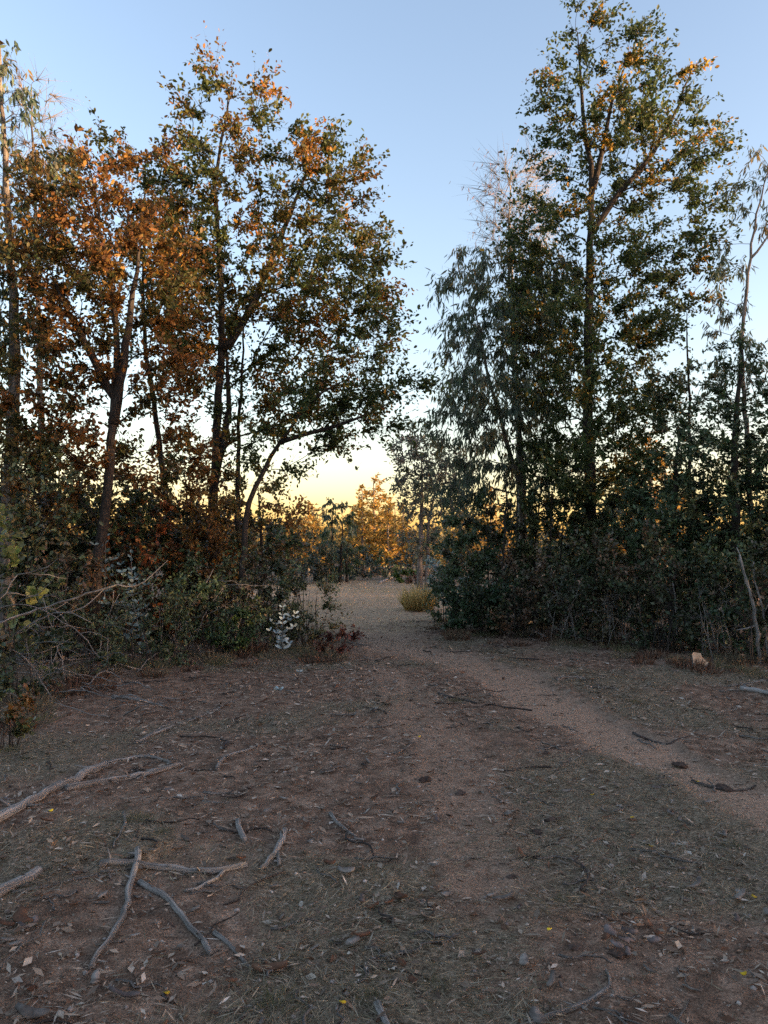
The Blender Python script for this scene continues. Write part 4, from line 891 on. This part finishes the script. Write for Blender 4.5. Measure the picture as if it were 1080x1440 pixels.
def chip_mesh(name, rng, L, W, T, mat, curl=.2):
    n = 5; t = np.linspace(0, 1, n); w_ = W * (.35 + .65 * np.sin(np.pi * np.clip(t * .8 + .12, 0, 1))) * rng.uniform(.75, 1.2, n)
    z = curl * L * (t - .5) ** 2 * 2; c = np.stack([rng.normal(size=n) * W * .12, (t - .5) * L, z], 1); V = []
    for i in range(n):
        for sx_, tz in ((-1, 0), (1, 0), (1, 1), (-1, 1)):
            V.append(c[i] + np.array([sx_ * w_[i] / 2, 0, tz * T + (.15 * w_[i] if sx_ > 0 else 0)]))
    Q = [[0, 3, 2, 1], [4 * (n - 1), 4 * (n - 1) + 1, 4 * (n - 1) + 2, 4 * (n - 1) + 3]]
    for i in range(n - 1):
        for k in range(4): Q.append([4 * i + k, 4 * i + (k + 1) % 4, 4 * i + 4 + (k + 1) % 4, 4 * i + 4 + k])
    return mesh_np(name, np.array(V), np.array(Q), mat)

def scatter_spots(rng, n, r0=2.2, r1=13., half=.56):
    a = rng.uniform(-half, half, n); r = r0 + (r1 - r0) * rng.random(n) ** 1.3
    return r * np.sin(a), r * np.cos(a)

def off_hedge(x, y):
    """true where the ground lies open, in front of the undergrowth"""
    return y < np.where(x < -.6, 13.2 + (x + .6) * 1.05, 15.8 - np.maximum(x - 1, 0) * .85)

def build_debris():
    rng = np.random.default_rng(9)
    # hand placed
    for px, py, s, lab in [(757, 1160, .06, 'dark crumbly soil clod in front of the bare track'), (775, 1146, .055, 'flat dark soil clod behind the crumbly one'), (648, 1112, .06, 'black charred clod on the mid thatch'), (598, 1098, .07, 'dark scorched hump in the mid thatch'),
                           (720, 1224, .04, 'small dark clod beside a pale chip'), (768, 1062, .045, 'dark clod on the near edge of bare track'), (1018, 1098, .09, 'broad dark clod by thin stick at the wheel track'), (955, 1068, .10, 'low dry grass hump beside the wheel track'), (870, 1336, .06, 'dark clod under the grey dry leaves'), (808, 1328, .035, 'small brown clod left of the dry leaves')]:
        x, y = on_ground(px, py); o = link('soil_clod', blob_mesh('soil_clod', rng, s * .75, s * .55, s * .30, M_CLOD, 2), None, (x, y, g1(x, y) + s * .04), (0, 0, rng.uniform(0, 6))); tag(o, lab, 'clod')
    for k, (px, py, s, a) in enumerate([(858, 1312, 1.1, .3), (885, 1312, 1.2, 1.2), (880, 1326, 1.1, 2.0), (868, 1334, 1.0, .9), (852, 1324, .9, 2.6), (920, 1326, 1.0, 1.5)]):
        x, y = on_ground(px, py); m = M_RUSTLEAF if k == 4 else M_PURPLE
        o = link('dry_leaf', chip_mesh('dry_leaf', rng, .055 * s, .032 * s, .003, m, .18), None, (x, y, g1(x, y) + .03), (rng.uniform(-.4, .4), rng.uniform(-.4, .4), a))
        tag(o, 'curled reddish dry leaf in the little grey leaf heap' if k == 4 else 'curled purplish grey dry leaf in the little leaf heap', 'leaf', 'leaf heap on the bottom soil')
    for px, py, L, W, a, m, lab in [(32, 1292, .13, .06, .6, M_RUSTLEAF, 'large rust brown dead leaf near the splintered log'), (508, 1312, .075, .035, -1.1, M_RUSTLEAF, 'tan curled bark piece in the middle foreground'), (562, 1255, .07, .05, .3, M_RUSTLEAF, 'reddish dead leaf on the grey thatch'), (463, 1211, .06, .03, 1.4, M_RUSTLEAF, 'small orange bark flake near the gnarled root'),
                                    (487, 1222, .09, .04, 1.3, M_CHIP, 'broad pale bark flake near the gnarled root'), (738, 1352, .075, .035, .1, M_CHIP, 'upright pale bark flake on the bottom soil'), (775, 1376, .09, .022, -.4, M_CHIP, 'grey dry leaf on the bottom soil'), (757, 1422, .08, .05, .1, M_CHIP, 'pale square chip at the bottom edge'),
                                    (708, 1258, .12, .03, -1.1, M_CHIP, 'long tan chip on the gravelly soil'), (975, 1240, .12, .035, -.9, M_CHIP, 'pale narrow bark strip on the right soil'), (1040, 1258, .12, .035, -.8, M_CHIP, 'tan bark strip near the right edge'), (380, 1356, .14, .04, 1.5, M_RUSTLEAF, 'rusty bark strip behind the straight stick'), (135, 1375, .07, .035, .4, M_CHIP, 'pale folded leaf below the wishbone branch'), (175, 1400, .12, .02, 1.4, M_PURPLE, 'long purplish bark strip in the lower thatch'), (45, 1425, .13, .04, 1.3, M_CHIP, 'broad pale bark slab in the bottom corner')]:
        x, y = on_ground(px, py); o = link('bark_piece', chip_mesh('bark_piece', rng, L, W, .007, m, .25), None, (x, y, g1(x, y) + .012), (rng.uniform(-.15, .15), rng.uniform(-.2, .2), a)); tag(o, lab, 'bark piece')
    for px, py in [(773, 1306), (1046, 1368), (482, 1405), (234, 1393), (72, 1155), (915, 1182), (980, 1092), (890, 1142), (833, 1116), (1060, 1256), (590, 1045)]:
        x, y = on_ground(px, py); o = link('yellow_petal', chip_mesh('yellow_petal', rng, .022, .02, .002, M_YELLOW, .4), None, (x, y, g1(x, y) + .016), (.3, .2, rng.uniform(0, 6))); tag(o, 'tiny yellow petal fallen on the soil', 'petal', 'yellow petals on the ground')
    # many alike
    def strew(name, label, cat, group, meshes, n, smin, smax, zoff, r1=13., tilt=.12, keep=None):
        x, y = scatter_spots(rng, n * 3, r1=r1); ok = off_hedge(x, y)
        if keep is not None: ok &= keep(x, y)
        x, y = x[ok][:n], y[ok][:n]; z = gh(x, y)
        for i in range(len(x)):
            s = rng.uniform(smin, smax) * (1 + .05 * y[i])
            o = link(name, meshes[i % len(meshes)], None, (x[i], y[i], z[i] + zoff * s), (rng.normal() * tilt, rng.normal() * tilt, rng.uniform(0, 6.28))); o.scale = (s, s, s)
            tag(o, label, cat, group)
    low = lambda x, y: rng.random(len(x)) > .75 * masks(x, y)[0]
    strew('bark_chip', 'small weathered wood chip lying loose on the ground', 'wood chip', 'loose wood chips', [chip_mesh('bark_chip', rng, rng.uniform(.03, .085), rng.uniform(.009, .022), .004, M_CHIP, .1) for _ in range(10)], 280, .6, 1.1, .006, keep=low)
    strew('small_stone', 'small pale stone bedded in the soil', 'stone', 'small stones', [blob_mesh('small_stone', rng, .014, .011, .008, M_STONE, 1) for _ in range(8)], 220, .4, 1.0, .002, r1=11)
    strew('dead_leaf', 'single brown dead leaf lying on the ground', 'leaf', 'single dead leaves', [chip_mesh('dead_leaf', rng, rng.uniform(.035, .065), rng.uniform(.018, .03), .002, [M_RUSTLEAF, M_CHIP, M_PURPLE, M_RUSTLEAF][k % 4], .2) for k in range(8)], 260, .6, 1.1, .012, tilt=.25, keep=low)
    tw = []
    for k in range(10):
        L = rng.uniform(.12, .32); P = np.stack([np.linspace(-L / 2, L / 2, 7), fbm(np.arange(7) * .6 + k * 7, np.zeros(7), 1, 2) * .05, np.full(7, .004)], 1)
        bag = TubeBag(); bag.add(P, np.linspace(.0055, .003, 7), 4, .1); tw.append(bag.mesh('twig', M_DEAD_DK if k % 3 == 0 else M_DEAD))
    strew('twig', 'short thin dry twig lying on the ground', 'twig', 'loose twigs', tw, 240, .6, 1.3, .006, tilt=.05, keep=low)

    # what nobody could count
    def spots(n, r0, r1, half=.8, p=1.0):
        a = rng.uniform(-half, half, n); r = r0 + (r1 - r0) * rng.random(n) ** p; return r * np.sin(a), r * np.cos(a)
    n = 230000; x, y = spots(n, 1.6, 17); path = masks(x, y)[0]; k = rng.random(n) < (1 - .85 * path) * np.clip(.6 + 1.4 * fbm(x, y, 1.7, 3), .2, 1); x, y = x[k], y[k]; n = len(x)
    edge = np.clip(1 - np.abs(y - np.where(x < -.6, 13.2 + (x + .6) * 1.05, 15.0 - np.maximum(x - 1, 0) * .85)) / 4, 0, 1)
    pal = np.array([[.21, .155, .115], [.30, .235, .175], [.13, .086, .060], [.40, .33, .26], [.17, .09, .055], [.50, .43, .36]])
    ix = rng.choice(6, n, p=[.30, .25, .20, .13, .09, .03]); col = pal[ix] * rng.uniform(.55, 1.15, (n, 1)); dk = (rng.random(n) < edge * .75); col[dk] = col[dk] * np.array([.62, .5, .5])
    d = rng.normal(size=(n, 3)); d[:, 2] = d[:, 2] * .18
    sz = (.010 + .044 * rng.random(n) ** 3.0) * (1 + .08 * y); asp = rng.uniform(.14, .5, n); st = rng.random(n) < .4; asp[st] *= .3; sz[st] *= 1.5; asp = np.maximum(asp, .05)
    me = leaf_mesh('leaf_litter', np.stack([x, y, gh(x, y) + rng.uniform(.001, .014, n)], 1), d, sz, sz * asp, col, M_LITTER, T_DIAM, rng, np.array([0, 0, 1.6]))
    tag(link('leaf_litter', me), 'fine brown litter of chips and dead leaves over the soil', 'leaf litter', None, 'stuff')
    n = 170000; x, y = spots(n, 1.6, 14); th = thatch_mask(x, y); k = rng.random(n) < th * .95 + .05; x, y = x[k], y[k]; n = len(x)
    cl = fbm(x, y, 3.0, 2); pal = np.array([[.22, .185, .125], [.29, .245, .17], [.15, .135, .082], [.37, .32, .235]]); col = pal[rng.choice(4, n, p=[.36, .26, .28, .10])] * rng.uniform(.6, 1.2, (n, 1))
    ang = fbm(x, y, 1.5, 2) * 9 + rng.normal(size=n) * .9; d = np.stack([np.cos(ang), np.sin(ang), rng.uniform(-.05, .42, n)], 1)
    L = rng.uniform(.03, .09, n) * (1 + .04 * y)
    me = leaf_mesh('dry_grass', np.stack([x, y, gh(x, y) + rng.uniform(0, .012, n)], 1), d, L, rng.uniform(.0018, .0034, n) * (1 + .12 * y), col, M_GRASS, T_DIAM, rng, np.array([0, 0, 1.]))
    tag(link('dry_grass', me), 'short flattened dry grass thatch in patches', 'grass', None, 'stuff')
    n = 15000; x, y = spots(n, 1.6, 12); z = gh(x, y); s = rng.uniform(.003, .010, n) * (1 + .05 * y)
    oc = np.array([[1, 0, 0], [-1, 0, 0], [0, 1, 0], [0, -1, 0], [0, 0, 1], [0, 0, -1.]]); of = np.array([[0, 2, 4], [2, 1, 4], [1, 3, 4], [3, 0, 4], [2, 0, 5], [1, 2, 5], [3, 1, 5], [0, 3, 5]])
    V = np.stack([x, y, z], 1)[:, None, :] + oc[None] * rng.uniform(.6, 1.3, (n, 6, 1)) * s[:, None, None] * np.array([1, 1, .7])
    pal = np.array([[.17, .12, .09], [.26, .21, .17], [.42, .36, .31], [.09, .06, .05]]); col = pal[rng.choice(4, n, p=[.42, .28, .10, .20])] * rng.uniform(.7, 1.2, (n, 1))
    me = mesh_np('gravel', V.reshape(-1, 3), (of[None] + (np.arange(n) * 6)[:, None, None]).reshape(-1, 3), M_LITTER, col=np.repeat(col, 6, 0))
    tag(link('gravel', me), 'scattered grit and small pebbles in the soil', 'gravel', None, 'stuff')
    # clearing: short straw
    n = 26000; x = rng.uniform(-6, 4.5, n); y = rng.uniform(15, 37, n); c = masks(x, y)[1]; k = rng.random(n) < c * (.25 + 1.2 * np.clip(fbm(x, y, .5, 2) + .2, 0, 1)); x, y = x[k], y[k]; n = len(x)
    d = rng.normal(size=(n, 3)) * np.array([1, 1, .3]) + np.array([0, 0, .35]); col = np.array([[.52, .43, .24], [.42, .33, .19], [.32, .25, .16]])[rng.integers(0, 3, n)] * rng.uniform(.7, 1.2, (n, 1))
    me = leaf_mesh('straw', np.stack([x, y, gh(x, y)], 1), d, rng.uniform(.06, .16, n), rng.uniform(.008, .014, n), col, M_GRASS, T_DIAM, rng)
    tag(link('straw', me), 'short pale straw over the open clearing', 'straw', None, 'stuff')
    # golden grass clump, its straw colour raised for the warm last light
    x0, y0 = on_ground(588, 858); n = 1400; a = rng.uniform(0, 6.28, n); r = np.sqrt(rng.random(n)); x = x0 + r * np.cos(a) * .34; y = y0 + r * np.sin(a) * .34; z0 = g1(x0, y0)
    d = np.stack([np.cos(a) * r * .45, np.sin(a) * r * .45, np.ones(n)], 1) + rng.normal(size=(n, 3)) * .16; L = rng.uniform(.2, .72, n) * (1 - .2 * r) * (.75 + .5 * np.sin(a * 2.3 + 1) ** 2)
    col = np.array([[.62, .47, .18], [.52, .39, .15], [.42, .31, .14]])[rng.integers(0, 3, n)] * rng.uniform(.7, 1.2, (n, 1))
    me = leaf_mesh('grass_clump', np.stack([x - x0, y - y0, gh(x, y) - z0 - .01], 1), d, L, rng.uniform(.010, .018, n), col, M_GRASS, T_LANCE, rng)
    tag(link('grass_clump', me, None, (x0, y0, z0)), 'golden dry grass clump by the right thicket corner, brightened for warm light', 'grass clump')
build_debris()

# ------------------------------------------------------------------ unseen woods behind and beside the camera, height set to shade the foreground
def build_back_wood():
    rng = np.random.default_rng(61); n = 34000
    a = rng.uniform(R(64), R(296), n); rr = rng.uniform(50, 62, n); x = rr * np.sin(a); y = rr * np.cos(a)
    hmax = 6.6 + 8.0 * (fbm(x, y, .10, 3) + .5); z = rng.random(n) ** .9 * hmax
    cols = np.array([[.05, .06, .03], [.08, .075, .03], [.12, .08, .03], [.04, .05, .03]])[rng.integers(0, 4, n)] * rng.uniform(.7, 1.3, (n, 1))
    me = leaf_mesh('shading_woodland', np.stack([x, y, z + gh(x, y)], 1), rng.normal(size=(n, 3)), rng.uniform(.8, 1.5, n), rng.uniform(.5, 1.0, n), cols, M_LEAF, T_DIAM, rng)
    tag(link('shading_woodland', me), 'unseen woodland round the back of the open ground, shaped to shade it', 'woodland', None, 'stuff')
build_back_wood()

# ------------------------------------------------------------------ dry tufts and weeds along the hedge feet
def build_tufts():
    rng = np.random.default_rng(88); protos = []
    for k, (cols, L0, n) in enumerate([([[.24, .20, .13], [.18, .15, .10], [.13, .12, .07]], .15, 150), ([[.10, .11, .05], [.14, .14, .07], [.18, .15, .09]], .12, 170), ([[.14, .075, .045], [.10, .055, .04], [.19, .13, .09]], .11, 110)]):
        a = rng.uniform(0, 6.28, n); r = rng.random(n) ** .6; d = np.stack([np.cos(a) * r * .8, np.sin(a) * r * .8, np.ones(n)], 1) + rng.normal(size=(n, 3)) * .3
        col = np.array(cols)[rng.integers(0, 3, n)] * rng.uniform(.7, 1.2, (n, 1))
        protos.append(leaf_mesh('grass_tuft', np.stack([np.cos(a) * r * .15, np.sin(a) * r * .15, np.full(n, -.01)], 1), d, L0 * rng.uniform(.4, 1.2, n), rng.uniform(.003, .006, n) * (1.0 if k < 2 else 3.0), col, M_GRASS, T_LANCE, rng))
    lab = ['pale dry grass tuft at the edge of the undergrowth', 'greenish grass tuft rooted in the open ground', 'rusty low weed at the edge of the undergrowth']
    edge_l = [(10, 1030), (60, 985), (120, 962), (180, 950), (240, 938), (300, 928), (360, 922), (420, 918), (470, 916)]
    edge_r = [(606, 886), (660, 894), (720, 900), (780, 906), (840, 914), (900, 922), (960, 930), (1020, 938), (1078, 950)]
    for E in (edge_l, edge_r):
        for i in range(62):
            t = rng.random() * (len(E) - 1.001); j = int(t); f = t - j
            px = E[j][0] * (1 - f) + E[j + 1][0] * f; py = E[j][1] * (1 - f) + E[j + 1][1] * f + rng.normal() * 7
            x, y = on_ground(px, py); k = rng.choice([0, 2, 0, 2, 1]); o = link('grass_tuft', protos[k], None, (x, y, g1(x, y)), (0, 0, rng.uniform(0, 6.28)))
            s_ = rng.uniform(.6, 1.5); o.scale = (s_, s_, s_ * rng.uniform(.7, 1.2)); tag(o, lab[k] if k != 1 else 'greenish grass tuft at the edge of the undergrowth', 'grass tuft', ['pale tufts at the hedge foot', 'green tufts at the hedge foot', 'rusty weeds at the hedge foot'][k])
    for i in range(45):
        a = rng.uniform(-.5, .5); r = 2.6 + 8 * rng.random(); x, y = r * math.sin(a), r * math.cos(a)
        if masks(x, y)[0] > .3 or thatch_mask(x, y) < .5: continue
        o = link('grass_tuft', protos[1], None, (x, y, g1(x, y)), (0, 0, rng.uniform(0, 6.28))); s_ = rng.uniform(.25, .5); o.scale = (s_, s_, s_); tag(o, lab[1], 'grass tuft', 'green tufts on the open ground')
build_tufts()
